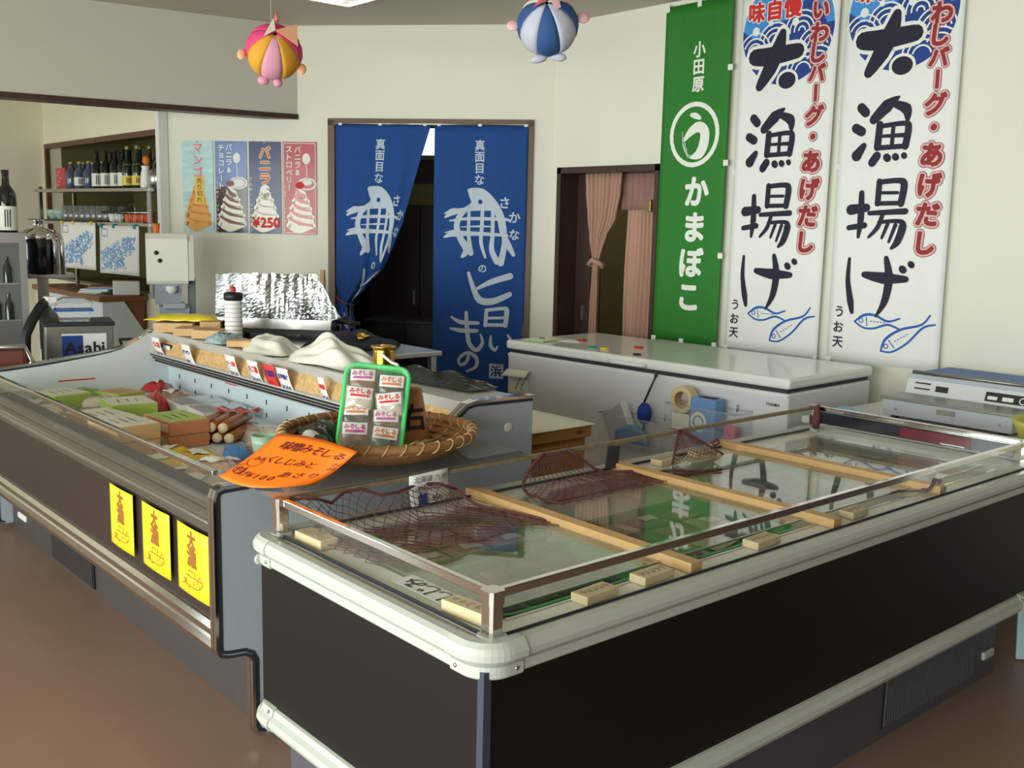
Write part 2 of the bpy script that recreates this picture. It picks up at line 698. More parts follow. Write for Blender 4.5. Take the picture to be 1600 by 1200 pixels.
tabs = [(.47, 1.50, .016, .016), (.47, 1.0, .016, .016), (.465, .5, .016, .016), (.01, .0, .016, .02), (.22, .0, .016, .02), (.455, .0, .016, .02), (.01, 1.86, .014, .02), (.24, 1.86, .014, .02)]
g, mp = hang('banner', 'green vertical banner with white lettering and round swirl emblem', (4.60, 4.0, .89), .472, 1.868, 'banner_green', .0035, 1, tabs)
k = Ink()
k.column('小田原', .254, 1.615, .088, .093, bold=.03)
for ch, x, z in (('か', .281, .85), ('ま', .277, .652), ('ぼ', .266, .456), ('こ', .258, .257)):
    k.char(ch, x, z, .178, bold=.042, nb=12)
k.ring(.241, 1.16, .152, .178)
# brush-written u inside the ring
k.stroke([(.215, 1.268), (.245, 1.262), (.278, 1.248)], [.02, .034, .022])
k.stroke([(.175, 1.135), (.215, 1.175), (.27, 1.20), (.315, 1.175), (.315, 1.11), (.285, 1.055), (.225, 1.035)], [.02, .045, .058, .062, .066, .06, .012])
for i in range(4):
    k.stroke([(.155 + .012 * i, 1.18 - .03 * i), (.165 + .012 * i, 1.10 - .02 * i), (.20 + .012 * i, 1.045)], [.003, .004, .003], cap=False)
k.build('lettering', 'ink_white', g, mp=mp, cut=.06, e=.002)


def white_banner(label, loc, seed, lean):
    tb = [(.012, .0, .012, .014), (.575, .0, .012, .014), (.30, 1.86, .014, .02), (.005, .95, .012, .012)]
    t, mp = hang('banner', label, loc, .585, 1.865, 'banner_white', .003, seed, tb, 'white fish-cake banners', lean)
    def disc(cx, cz, r0, top, n=40):
        p = []
        for i in range(n):
            a = 2 * PI * i / n
            p.append((cx + r0 * math.cos(a), min(cz + r0 * math.sin(a), top)))
        return p
    k = Ink().poly(disc(.29, 1.655, .27, 1.86))
    k.build('sky_disc', 'ink_sky', t, mp=mp, cut=.06, e=.0012)
    k = Ink()
    k.poly([(.29 + .272 * math.cos(R(a)), 1.655 + .272 * math.sin(R(a))) for a in range(176, 366, 6)] + [(.52, 1.66), (.47, 1.76), (.40, 1.79), (.33, 1.74), (.28, 1.70), (.18, 1.68), (.10, 1.62)])
    k.build('wave_band', 'ink_deep_blue', t, mp=mp, cut=.06, e=.0018)
    k = Ink()
    for (cx, cz, n, a0, a1) in ((.38, 1.64, 4, -10, 190), (.10, 1.56, 3, 20, 160), (.22, 1.60, 3, 20, 170), (.46, 1.55, 3, 10, 170), (.40, 1.44, 3, 10, 170), (.20, 1.50, 2, 30, 170), (.48, 1.46, 2, 40, 150)):
        for i in range(n):
            rr = .10 - i * .026
            if rr > .012:
                k.ring(cx, cz, rr - .008, rr, a0, a1, 16)
    k.disc(.10, 1.665, .022)
    k.disc(.19, 1.695, .014)
    k.disc(.34, 1.685, .02)
    k.build('wave_lines', 'ink_white', t, mp=mp, cut=.06, e=.0024)
    # big brush characters; the first has a pale outline
    big = [([(.105, 1.535), (.20, 1.53), (.365, 1.542)], [.085, .095, .075]),
           ([(.268, 1.638), (.245, 1.56), (.20, 1.47), (.142, 1.385)], [.045, .085, .085, .05])]
    o = Ink()
    for p, w in big:
        o.stroke(p, [a + .036 for a in w])
    o.disc(.31, 1.402, .066, rz=.056)
    o.build('lettering_outline', 'ink_white', t, mp=mp, cut=.06, e=.003)
    k = Ink()
    for p, w in big:
        k.stroke(p, w)
    k.disc(.31, 1.402, .052, rz=.042)
    for p, w in (([(.115, 1.225), (.14, 1.20)], .045), ([(.092, 1.13), (.125, 1.112)], .045), ([(.14, 1.045), (.105, 1.0)], [.03, .055]),
                 ([(.185, 1.165), (.25, 1.225), (.305, 1.262)], [.045, .062, .012]), ([(.285, 1.232), (.345, 1.205), (.355, 1.155)], [.03, .052, .02]),
                 ([(.218, 1.14), (.212, 1.035)], .036), ([(.222, 1.132), (.34, 1.14), (.362, 1.12), (.352, 1.035)], [.022, .024, .034, .034]),
                 ([(.212, 1.032), (.352, 1.036)], .024), ([(.287, 1.135), (.285, 1.04)], .02), ([(.225, 1.086), (.345, 1.086)], [.014, .022]),
                 ([(.212, .995), (.19, .965)], .042), ([(.262, .988), (.268, .982)], .036), ([(.305, .99), (.310, .985)], .032), ([(.348, .994), (.351, .99)], .028),
                 ([(.092, .742), (.175, .752)], [.052, .04]), ([(.085, .655), (.17, .668)], [.026, .03]), ([(.145, .822), (.148, .70), (.14, .612)], [.028, .036, .016]),
                 ([(.235, .875), (.232, .772)], .03), ([(.235, .872), (.33, .878), (.36, .86), (.35, .772)], [.024, .026, .036, .034]), ([(.235, .772), (.345, .774)], .022), ([(.245, .822), (.33, .822)], .016),
                 ([(.192, .726), (.375, .736)], [.022, .03]), ([(.262, .722), (.24, .66), (.196, .612)], [.022, .024, .014]),
                 ([(.245, .684), (.345, .69), (.366, .665), (.345, .595), (.316, .562)], [.018, .02, .04, .036, .014]), ([(.29, .675), (.265, .61)], [.02, .014]), ([(.33, .672), (.302, .592)], [.02, .014]),
                 ([(.10, .505), (.098, .40), (.118, .30), (.13, .245)], [.016, .026, .036, .02]), ([(.185, .432), (.285, .42), (.40, .42)], [.03, .056, .03]),
                 ([(.295, .515), (.315, .42), (.30, .31), (.258, .232)], [.024, .044, .036, .008]), ([(.378, .468), (.385, .462)], .034), ([(.418, .492), (.424, .487)], .03)):
        k.stroke(p, w)
    k.column('うお天', .06, .243, .062, .076, bold=.02)
    k.build('lettering', 'ink_navy', t, mp=mp, cut=.06, e=.0036)
    reds = (('い', 1.724, .10), ('わ', 1.617, .105), ('し', 1.52, .105), ('バ', 1.426, .095), ('ー', 1.327, .095), ('グ', 1.218, .105), ('・', 1.115, .10), ('あ', .992, .115), ('げ', .856, .115), ('だ', .722, .115), ('し', .59, .115))
    for nm, mm, bo, e in (('red_halo', 'ink_brown_red', .155, .0028), ('pale_halo', 'ink_pink', .125, .0034), ('red_lettering', 'ink_brown_red', .05, .004)):
        k = Ink()
        for ch, z, s in reds:
            k.char(ch, .483, z, s, bold=bo, rot=-PI / 2 if ch == 'ー' else -.05, nb=12)
        if nm == 'red_lettering':
            pass
        k.build(nm, mm, t, mp=mp, e=e, cut=.1)
    for nm, mm, bo, e in (('heading_halo', 'ink_white', .10, .0028), ('heading', 'ink_red', .045, .0036)):
        k = Ink()
        for i, ch in enumerate('味自慢'):
            k.char(ch, .10 + .11 * i, 1.76, .105, bold=bo)
        k.build(nm, mm, t, mp=mp, e=e, cut=.1)
    k = Ink()
    for (cx, cz, L, hgt, an) in ((.265, .205, .235, .034, R(0)), (.42, .155, .30, .038, R(33))):
        ca, sa = math.cos(an), math.sin(an)
        T = lambda x, z: (cx + x * ca - z * sa, cz + x * sa + z * ca)
        up = [T(-L / 2, -.004), T(-L / 2 + .05, hgt * .9), T(-.01, hgt), T(L / 2 - .06, .01), T(L / 2, .028)]
        dn = [T(-L / 2, -.004), T(-L / 2 + .05, -hgt * .9), T(-.01, -hgt * .85), T(L / 2 - .06, -.006), T(L / 2, -.022)]
        k.stroke(up, [.008, .014, .012, .011, .008])
        k.stroke(dn, [.008, .009, .010, .011, .008])
        k.ring(*T(-L / 2 + .035, .004), .008, .013, seg=12)
        k.stroke([T(-L / 2 + .062, hgt * .6), T(-L / 2 + .068, -hgt * .6)], .005)
        for i in range(5):
            k.stroke([T(-L / 2 + .085 + i * .017, .004), T(-L / 2 + .093 + i * .017, .002)], .004)
    k.build('fish_drawing', 'ink_blue', t, mp=mp, cut=.08, e=.002)
    return t


white_banner('white fish-cake banner hanging directly beside the green banner', (4.602, 3.48, .888), 4, 0.0)
white_banner('white fish-cake banner nearest the blue-topped wrapping machine', (4.602, 2.84, .900), 9, -.012)

# ---------------------------------------------------------------- blue door curtains in the wide doorway
mat('noren_blue', (10, 68, 138), .8, var=.06, scale=40, bump=.1)
mat('noren_print', (196, 206, 220), .85, var=.03)
mat('cord_red', (150, 50, 50), .7)
NZ = 2.158
NW = .625


def noren_print(t, mp, m='noren_print'):
    X = lambda a: -.705 + (a - 495) * .00168 + .776
    Z = lambda b: 1.557 - (b - 442) * .00161
    k = Ink()
    for ch, z in (('真', 2.036), ('面', 1.963), ('目', 1.89), ('な', 1.817)):
        k.char(ch, .307, z, .072, bold=.018)
    for ch, x, z, s in (('さ', .481, 1.673, .08), ('か', .55, 1.58, .08), ('な', .549, 1.469, .075), ('の', .337, 1.243, .062)):
        k.char(ch, x, z, s, bold=.025)
    def st(pts, w):
        ws = [a * .00165 for a in w] if hasattr(w, '__len__') else w * .00165
        k.stroke([(X(a), Z(b)) for a, b in pts], ws)
    # fish-shaped character: solid head, then ribs, fins and tail
    k.poly([(X(a), Z(b)) for a, b in ((590, 318), (625, 322), (668, 345), (700, 378), (716, 400), (590, 402), (598, 392), (612, 372), (608, 345))])
    st([(592, 322), (606, 345), (612, 372), (592, 392)], [8, 22, 18, 14])
    st([(600, 322), (645, 335), (690, 372), (722, 425), (735, 485)], [16, 40, 34, 32, 30])
    st([(592, 392), (560, 425), (548, 470), (566, 520), (590, 560), (572, 590)], [18, 22, 24, 26, 32, 12])
    st([(500, 432), (535, 412), (600, 398), (712, 396)], [8, 22, 15, 12])
    st([(498, 418), (530, 402), (560, 402)], [5, 12, 8])
    st([(520, 446), (600, 436), (735, 436), (762, 442)], [6, 13, 13, 6])
    st([(566, 470), (640, 466), (700, 466)], [3, 8, 4])
    st([(498, 512), (540, 498), (640, 496), (752, 500)], [8, 24, 15, 10])
    st([(502, 494), (545, 484)], [4, 10])
    st([(596, 396), (596, 500), (606, 575)], [12, 14, 22])
    st([(650, 380), (648, 470), (646, 532), (664, 590)], [14, 16, 15, 10])
    st([(692, 392), (692, 500), (690, 560), (712, 606)], [15, 16, 22, 26])
    st([(735, 470), (742, 530), (728, 612)], [24, 22, 26])
    st([(740, 500), (760, 545), (778, 578)], [18, 24, 14])
    # remaining lettering
    st([(598, 655), (618, 715), (645, 765), (700, 768), (766, 738)], [12, 20, 28, 26, 20])
    st([(628, 722), (690, 690), (766, 664)], [10, 22, 26])
    st([(674, 806), (670, 868)], 16)
    st([(672, 806), (748, 796), (756, 812), (752, 866)], [14, 14, 20, 18])
    st([(670, 866), (752, 864)], 14)
    st([(684, 838), (744, 834)], 11)
    st([(592, 818), (596, 880), (606, 945), (636, 972), (660, 940), (650, 905)], [14, 18, 18, 18, 14, 6])
    st([(532, 838), (572, 858), (640, 860)], [8, 18, 14])
    st([(528, 885), (570, 892), (636, 892)], [8, 18, 14])
    st([(606, 990), (594, 1025), (570, 1034), (566, 1008), (602, 984), (636, 1006), (634, 1042), (596, 1062)], [12, 14, 12, 12, 14, 16, 14, 6])
    st([(694, 912), (694, 950), (712, 968), (722, 952)], [8, 16, 14, 5])
    st([(762, 905), (776, 930), (778, 955)], [8, 16, 12])
    k.rect(X(690), X(748), Z(1086), Z(1026))
    k.row('by hama-yo', .27, .45, .036, bold=.01)
    k.build('print', m, t, mp=mp, cut=.04, e=.002)
    Ink().char('浜', X(719), Z(1056), .08, bold=.03).build('seal_character', 'noren_blue', t, mp=mp, cut=.04, e=.0032)
    Ink().disc(X(640), Z(368), .015, 12).build('fish_eye', 'noren_blue', t, mp=mp, e=.0035)


def on_back_wall(x, y=0.0, z=0.0):
    c, s = math.cos(RW), math.sin(RW)
    return (OW[0] + x * c - y * s, OW[1] + x * s + y * c, z)


t = thing('door_curtain', 'blue door curtain hanging straight, fish-shaped white character in full view', 'curtain', on_back_wall(-.776, -.03), RW)
def mpR(x, z, e):
    f = (NZ - z) / 1.8
    return (x * .98, .006 * math.sin(x * 22 + 1) * (.4 + f) + .005 * math.sin(x * 9 + z * 3) - e, z)
MB().grid(lambda u, v: mpR(u * NW, .36 + v * (NZ - .36), 0), 40, 30).build('cloth', 'noren_blue', t, thick=.001)
noren_print(t, mpR)
for q in (.03, .3, .6):
    MB().cbox(q - .012, q + .012, -.006, .006, NZ - .004, NZ + .012, .002).build('loop_tab', 'cloth_tab', t)

t = thing('door_curtain', 'blue door curtain tied back towards the left door frame', 'curtain', on_back_wall(-1.44, -.03), RW)
ET = [(2.158, .64), (1.95, .575), (1.677, .495), (1.52, .452), (1.36, .385), (1.224, .325), (1.10, .21), (1.0, .105), (.93, .10), (.78, .125), (.36, .16)]


def edge(z):
    for (z0, e0), (z1, e1) in zip(ET, ET[1:]):
        if z >= z1:
            return e0 + (e1 - e0) * (z0 - z) / (z0 - z1)
    return ET[-1][1]


def mpL(x, z, e):
    E = edge(z)
    tt = min(1, max(0, x / NW))
    q = max(1.0, NW / E)
    if q > 2.6:
        q = 2.6
    xx = E * (1 - (1 - tt) ** q)
    c = 1 - E / .64
    y = .034 * c * math.sin(tt * 13 + z * .8) * (.35 + tt) + .01 * c * math.sin(tt * 31) - .02 * c
    return (xx + (.012 if z < 1.1 else 0), y - e * (1 + 2 * c), z)
MB().grid(lambda u, v: mpL(u * NW, .36 + v * (NZ - .36), 0), 70, 60).build('cloth', 'noren_blue', t, thick=.001)
noren_print(t, mpL)
MB().tube([(-.005, .0, 1.035), (.02, -.03, 1.018), (.07, -.055, .995), (.115, -.04, .978), (.125, .0, .975)], .004, 6).build('tie_cord', 'cord_red', t)
for q in (.03, .3, .6):
    MB().cbox(q - .012, q + .012, -.006, .006, NZ - .004, NZ + .012, .002).build('loop_tab', 'cloth_tab', t)
t = MB().tube([(-1.46, -.028, 2.166), (-.17, -.028, 2.166)], .007, 8).build('curtain_rod', 'steel', loc=OW, rot=RW)
tag(t, 'thin rod across the wide doorway holding the blue door curtains', 'rod')

# ---------------------------------------------------------------- pink string curtains in the right doorway
mat('string_curtain', (188, 146, 128), .85, var=.12, scale=40, stretch=(8, 8, .2))
t = thing('string_curtain', 'dusty pink string curtain gathered and knotted halfway down', 'curtain', (4.69, 4.72, 0), RR)
def half(z):
    for (z0, a, b), (z1, a1, b1) in zip(KN, KN[1:]):
        if z >= z1:
            f = (z0 - z) / (z0 - z1)
            f = f * f * (3 - 2 * f)
            return a + (a1 - a) * f, b + (b1 - b) * f
    return KN[-1][1], KN[-1][2]
KN = [(1.862, .02, .34), (1.74, .03, .33), (1.60, .05, .30), (1.45, .075, .215), (1.37, .10, .185), (1.33, .115, .165), (1.28, .115, .162), (1.0, .10, .165), (.02, .085, .16)]
ns = 34
for layer in range(1):
    def fn(u, v):
        z = .02 + v * 1.842
        a, b = half(z)
        return (a + (b - a) * u, .014 * math.sin(u * 2 * PI * 9) - .004 * math.sin(u * 41), z)
    MB().grid(fn, 90, 40).build('strands', 'string_curtain', t, thick=.002)
k = MB()
k.tube([(.095, -.02, 1.30), (.14, -.034, 1.325), (.19, -.02, 1.305), (.185, .02, 1.29), (.14, .034, 1.285), (.10, .02, 1.29)], .017, 8, closed=True)
k.build('knot', 'string_curtain', t)
t2 = thing('string_curtain', 'dusty pink string curtain hanging straight beside the green banner', 'curtain', (4.745, 4.50, 0), RR)
def fn(u, v):
    z = .02 + v * 1.842
    x = .09 + .37 * u
    if z > 1.70:
        x = .45 * u + .01 * (1 - u)
    else:
        x = .115 + .34 * u + .01 * math.sin(z * 4 + u * 5)
    return (x, .010 * math.sin(u * 2 * PI * 11 + z * .6) + .004 * math.sin(u * 57), z)
MB().grid(lambda u, v: fn(u, v * .908), 100, 30).build('strands', 'string_curtain', t2, thick=.002)
MB().grid(lambda u, v: (.0 + .46 * u, -.014 + .004 * math.sin(u * 60), 1.64 + v * .22), 60, 4).build('header_band', mat('curtain_band', (150, 112, 102), .85, var=.1), t2, thick=.002)
t3 = rbox('hook_plate', mat('brass', (150, 130, 80), .4, metal=.8), None, -.012, .012, -.012, .012, -.035, .035, .004, loc=(4.59, 4.06, 1.66))
tag(t3, 'small brass hook plate on the right doorway post beside the pink curtain', 'hook')

# ---------------------------------------------------------------- ice cream posters on the back wall
mat('poster_cyan', (188, 222, 226), .3, var=.2, scale=6, stretch=(1, 1, 5), coat=.1)  # uneven pale bands paint reflections into the sheet colour
mat('poster_navy', (34, 44, 100), .3, var=.12, scale=5, coat=.1)
mat('poster_slate', (112, 134, 186), .3, var=.2, scale=5, coat=.1)
mat('poster_brown', (70, 40, 42), .15, var=.1, coat=.1)
mat('poster_red', (178, 28, 44), .3, var=.1, coat=.1)
mat('cream_white', (236, 230, 214), .3, var=.04)
mat('cream_choc', (110, 56, 46), .3)
mat('cream_berry', (226, 120, 122), .3)
mat('cream_mango', (232, 166, 84), .3, var=.1)
mat('strip_yellow', (232, 196, 60), .4)
PX = [(-2.533, -2.312), (-2.296, -2.072), (-2.055, -1.832), (-1.818, -1.582)]


mat('cream_shade', (176, 170, 158), .4)


def soft_serve(t, m, x, z, s):
    k = Ink()
    k.L = -1
    k.poly([(x + a * s, z + b * s) for a, b in ((-.085, -.01), (.085, -.01), (.092, .03), (.08, .085), (.064, .14), (.046, .19), (.03, .235), (.0, .255), (-.03, .235), (-.052, .19), (-.07, .135), (-.084, .08), (-.092, .03))])
    k.L = 0
    for i, (w, zz, b) in enumerate(((.17, 0, .06), (.16, .055, .06), (.13, .11, .055), (.10, .16, .05), (.06, .205, .04))):
        k.stroke([(x - w / 2 * s, z + (zz + .012) * s), (x - w * .1 * s, z + (zz - .012) * s), (x + w / 2 * s, z + (zz + .014) * s)], [b * .6 * s, b * s, b * .5 * s])
    k.stroke([(x + .01 * s, z + .20 * s), (x - .02 * s, z + .24 * s), (x + .005 * s, z + .265 * s), (x + .03 * s, z + .25 * s)], [.05 * s, .035 * s, .024 * s, .008 * s])
    k.build('ice_cream_picture', m, t, e=.0030)
    if m in ('cream_mango', 'cream_white'):
        k = Ink()
        for w, zz in ((.16, .028), (.15, .083), (.12, .135), (.085, .182)):
            k.stroke([(x - w / 2 * s, z + (zz + .02) * s), (x - w * .1 * s, z + (zz - .002) * s), (x + w / 2 * s, z + (zz - .006) * s)], [.004 * s, .010 * s, .004 * s])
        k.build('swirl_shade', 'cream_shade' if m == 'cream_white' else 'ink_orange', t, e=.0036)


def swirl_bands(t, m, x, z, s):
    k = Ink()
    for i, (w, zz) in enumerate(((.165, .012), (.155, .062), (.125, .112), (.095, .16), (.06, .20))):
        k.stroke([(x - w / 2 * s, z + (zz + .045) * s), (x - w * .1 * s, z + (zz + .012) * s), (x + w / 2 * s, z + (zz - .008) * s)], [.012 * s, .024 * s, .010 * s])
    k.build('swirl_bands', m, t, e=.0042)


def poster(i, label, m, low=None):
    x0, x1 = PX[i]
    w = x1 - x0
    t = thing('poster', label, 'poster', on_back_wall(x0, -.004, 1.436), RW, 'ice cream posters')
    MB().box(0, w, -.002, .002, 0, .61).build('sheet', m, t)
    if low:
        Ink().rect(.004, w - .004, .004, .31).build('lower_panel', low, t, e=.0022)
    MB().lathe([(.005, 0), (.005, .003)], 10).build('pin', 'brass', t, loc=(w / 2, -.004, .603), rot=(R(90), 0, 0))
    return t, w


t, w = poster(0, 'pale blue mango ice cream poster with a yellow sold-out strip', 'poster_cyan')
soft_serve(t, 'cream_mango', .11, .048, 1.0)
Ink().rect(.09, .155, .19, .37).build('notice_strip', 'strip_yellow', t, e=.004)
Ink().column('売り切れ', .122, .345, .04, .042, bold=.01).build('notice_lettering', 'ink_brown_red', t, e=.005)
Ink().column('マンゴ', .115, .56, .075, .078, bold=.03).build('lettering', mat('ink_soft_pink', (232, 130, 140), .5), t, e=.004)
Ink().column('ソフトクリーム', .014, .30, .026, .036, bold=.01).build('side_lettering', 'ink_white', t, e=.004)
t, w = poster(1, 'slate blue chocolate and vanilla ice cream poster', 'poster_slate', 'poster_brown')
soft_serve(t, 'cream_white', .115, .048, 1.0)
swirl_bands(t, 'cream_choc', .115, .053, 1.0)
k = Ink().column('バニラ&', .10, .57, .05, .05, bold=.02)
k.column('チョコレート', .045, .565, .05, .05, bold=.02)
k.column('TOMI-ソフトクリーム', .013, .33, .024, .03, bold=.01)
k.disc(.165, .335, .045, rz=.028)
k.ring(.165, .335, .05, .066, k=.62)
k.disc(.155, .50, .026, rz=.034)
k.stroke([(.155, .46), (.158, .36)], .006)
k.build('lettering', 'ink_white', t, e=.004)
Ink().disc(.105, .33, .03, rz=.02).build('fruit_picture', 'cream_choc', t, e=.005)
t, w = poster(2, 'navy vanilla ice cream poster with orange heading', 'poster_navy')
soft_serve(t, 'cream_white', .112, .05, 1.0)
Ink().column('バニラ', .112, .54, .085, .088, bold=.075, nb=12).build('heading_halo', 'ink_white', t, e=.003)
Ink().column('バニラ', .112, .54, .085, .088, bold=.035).build('lettering', 'ink_orange', t, e=.004)
Ink().row('¥250', .02, .075, .09, bold=.04).build('price', 'ink_red', t, e=.005)
Ink().column('TOMI-ソフトクリーム', .013, .36, .026, .034, bold=.01).build('side_lettering', 'ink_white', t, e=.004)
t, w = poster(3, 'red strawberry and vanilla ice cream poster beside the wide doorway', 'poster_red')
soft_serve(t, 'cream_white', .125, .048, 1.0)
swirl_bands(t, 'cream_berry', .125, .053, 1.0)
k = Ink().column('バニラ&', .105, .56, .05, .05, bold=.02)
k.column('ストロベリー', .045, .56, .05, .05, bold=.02)
k.column('TOMI-ソフトクリーム', .014, .31, .024, .028, bold=.01)
k.ring(.17, .335, .05, .066, k=.62)
k.disc(.17, .345, .035, rz=.02)
k.disc(.165, .50, .028, rz=.036)
k.stroke([(.165, .46), (.17, .36)], .006)
for a in ((.006, .230, .598, .602), (.006, .230, .008, .012), (.006, .010, .008, .602), (.226, .230, .008, .602)):
    k.rect(*a)
k.build('lettering', 'ink_white', t, e=.004)
Ink().disc(.12, .325, .03, rz=.024).build('fruit_picture', 'ink_red', t, e=.005)
# ---------------------------------------------------------------- island freezer in front
mat('chrome', (225, 222, 220), .10, metal=1, var=.02)
mat('brushed', (200, 196, 194), .2, metal=1, var=.015, scale=6)
mat('trim_grey', (190, 193, 184), .34, var=.02)
mat('panel_dark', (26, 20, 19), .5, spec=.25, var=.04, scale=60, bump=.05)
mat('panel_strip', (62, 66, 84), .4, var=.03)
mat('kick_grey', (84, 82, 90), .5, var=.04)
mat('vent_dark', (34, 34, 40), .5)
mat('cabinet_white', (232, 232, 222), .35, var=.015)
mat('gasket', (48, 50, 58), .6)
mat('pine', (214, 172, 116), .55, var=.10, scale=10, stretch=(1, 1, 1))
mat('pine_pale', (222, 200, 160), .6, var=.08, scale=14)
mat('net_maroon', (104, 58, 58), .8, var=.15)
mat('tray_green', (40, 152, 72), .3, var=.06, coat=.3)
mat('pack_brown', (128, 92, 66), .35, var=.35, scale=28, coat=.5)
mat('pack_pale', (196, 170, 140), .3, var=.25, scale=30, coat=.6)
mat('pack_dark', (46, 42, 40), .3, var=.4, scale=30, coat=.6)
mat('wakame', (30, 62, 40), .4, var=.4, scale=25, coat=.4)
mat('rail_weathered', (140, 122, 100), .55, var=.25, scale=40)
glass('pane_glass', (253, 254, 253), .0, opacity=.01, fres=1.36)
glass('lid_glass', (251, 252, 250), .03, opacity=.10, body=(212, 208, 190))  # cream body paints the hazy wall reflection into the covers
glass('acrylic', (243, 242, 238), .08, opacity=.16, body=(170, 165, 155))
glass('film', (253, 253, 253), .06, rough=.08, opacity=.05)


def sweep(mb, prof, path, close_ends=True, smooth=False):
    """run an (outward, z) profile along a list of ((x, y), (nx, ny)) stations"""
    n = len(prof)
    vs = []
    for (p, q) in path:
        for o, z in prof:
            vs.append((p[0] + q[0] * o, p[1] + q[1] * o, z))
    fs = []
    for i in range(len(path) - 1):
        for k in range(n):
            l = (k + 1) % n
            fs.append((i * n + k, i * n + l, (i + 1) * n + l, (i + 1) * n + k))
    if close_ends:
        fs.append(tuple(range(n - 1, -1, -1)))
        fs.append(tuple((len(path) - 1) * n + k for k in range(n)))
    mb.add(vs, fs, smooth)
    return mb


FX, FY = 1.18, 1.41
FL, FD = 2.49, .903
fz = thing('island_freezer', 'dark brown island freezer with pale rounded trim and low glass sides', 'freezer', (FX, FY, 0))
TOP = [(0, .676), (.010, .676), (.013, .680), (.013, .699), (.006, .702), (.006, .706), (.022, .708), (.028, .715), (.029, .727), (.023, .739), (.012, .745), (-.006, .745), (-.030, .737), (-.034, .733), (-.034, .70), (0, .70)]
BOT = [(0, .300), (.008, .298), (.012, .284), (.024, .276), (.027, .262), (.020, .248), (.010, .241), (-.03, .241), (-.03, .30)]
CAPT = [(o + (.0035 if o > 0 else 0), z + (.0025 if z > .74 else (-.003 if z < .69 and o > 0 else 0))) for o, z in TOP]
CAPB = [(o + (.004 if o > 0 else 0), z + (.003 if z > .29 else 0)) for o, z in BOT]


def corner(cx, cy, sx, sy, r=.05, leg=.085):
    """stations round an outer corner at (cx,cy); sx,sy point inwards along x and y"""
    out = [((cx + sx * leg, cy), (0, -sy))]
    for k in range(11):
        a = PI / 2 * k / 10
        nx, ny = -sx * math.sin(a), -sy * math.cos(a)
        out.append(((cx + sx * r + nx * r, cy + sy * r + ny * r), (nx, ny)))
    out.append(((cx, cy + sy * leg), (-sx, 0)))
    return out


# insulated box: dark outer skins, white inside
for nm, b in (('front_panel', (.012, FL - .012, 0, .012, .296, .68)), ('end_panel', (0, .012, .012, FD - .012, .296, .68)), ('rear_panel', (.012, FL - .012, FD - .012, FD, .296, .68)), ('end_panel', (FL - .012, FL, .012, FD - .012, .296, .68))):
    MB().box(*b).build(nm, 'panel_dark', fz)
MB().box(-.003, .016, -.003, .016, .29, .69).build('corner_strip', 'panel_strip', fz)
MB().box(FL - .016, FL + .003, -.003, .016, .29, .69).build('corner_strip', 'panel_strip', fz)
liner = MB()
liner.box(.012, FL - .012, .012, FD - .012, .296, .44)
for b in ((.034, .115, .03, FD - .03), (FL - .115, FL - .034, .03, FD - .03), (.115, FL - .115, .03, .098), (.115, FL - .115, FD - .13, FD - .03)):
    liner.box(*b, .44, .735)
liner.build('liner', 'cabinet_white', fz)
for k in range(4):
    MB().box(.35, FL - .25, FD - .134, FD - .1295, .70 - k * .02, .708 - k * .02).build('air_slot', 'vent_dark', fz)
MB().box(.13, FL - .13, .088, .096, .7352, .7368).build('ledge_channel', 'brushed', fz)
straights = {'front': [((.085, 0), (0, -1)), ((FL - .085, 0), (0, -1))], 'end': [((0, .085), (-1, 0)), ((0, FD - .085), (-1, 0))],
             'rear': [((.085, FD), (0, 1)), ((FL - .085, FD), (0, 1))], 'other': [((FL, .085), (1, 0)), ((FL, FD - .085), (1, 0))]}
for key, path in straights.items():
    sweep(MB(), TOP, path).build('top_trim', 'trim_grey', fz)
    sweep(MB(), BOT, path).build('bottom_trim', 'trim_grey', fz)
for cx, cy, sx, sy in ((0, 0, 1, 1), (FL, 0, -1, 1), (0, FD, 1, -1), (FL, FD, -1, -1)):
    c = sweep(MB(), CAPT, corner(cx, cy, sx, sy)).build('corner_cap', 'trim_grey', fz)
    d = sweep(MB(), CAPB, corner(cx, cy, sx, sy)).build('bottom_corner_cap', 'trim_grey', fz)
    for (ax, ay, ang, who, z) in ((cx + sx * .068, cy, 0, c, .688), (cx, cy + sy * .068, 1, c, .688), (cx + sx * .068, cy, 0, d, .291), (cx, cy + sy * .068, 1, d, .291)):
        px, py = (ax, ay - sy * .0165) if ang == 0 else (ax - sx * .0165, ay)
        MB().lathe([(.0045, -.003), (.0045, .002), (.003, .003), (0, .003)], 10).build('screw', 'steel', who, loc=(px, py, z), rot=((R(90) * sy, 0, 0) if ang == 0 else (0, R(-90) * sx, 0)))
# base with vent and plate
MB().box(.06, FL - .10, .05, .86, 0, .25).build('base', 'kick_grey', fz)
MB().box(1.62, 2.235, .046, .051, .035, .225).build('vent_recess', 'vent_dark', fz)
sl = MB()
for i in range(40):
    sl.box(1.63 + i * .015, 1.638 + i * .015, .041, .047, .04, .22)
o = sl.build('vent_slats', 'kick_grey', fz)
o['kind'] = 'stuff'
MB().cbox(2.285, 2.365, .038, .052, .075, .105, .008).build('base_plate', 'trim_grey', fz)
MB().lathe([(.012, 0), (.014, .01), (.006, .022)], 10).build('drain_knob', 'steel', fz, loc=(2.395, .12, .13), rot=(0, R(90), 0))
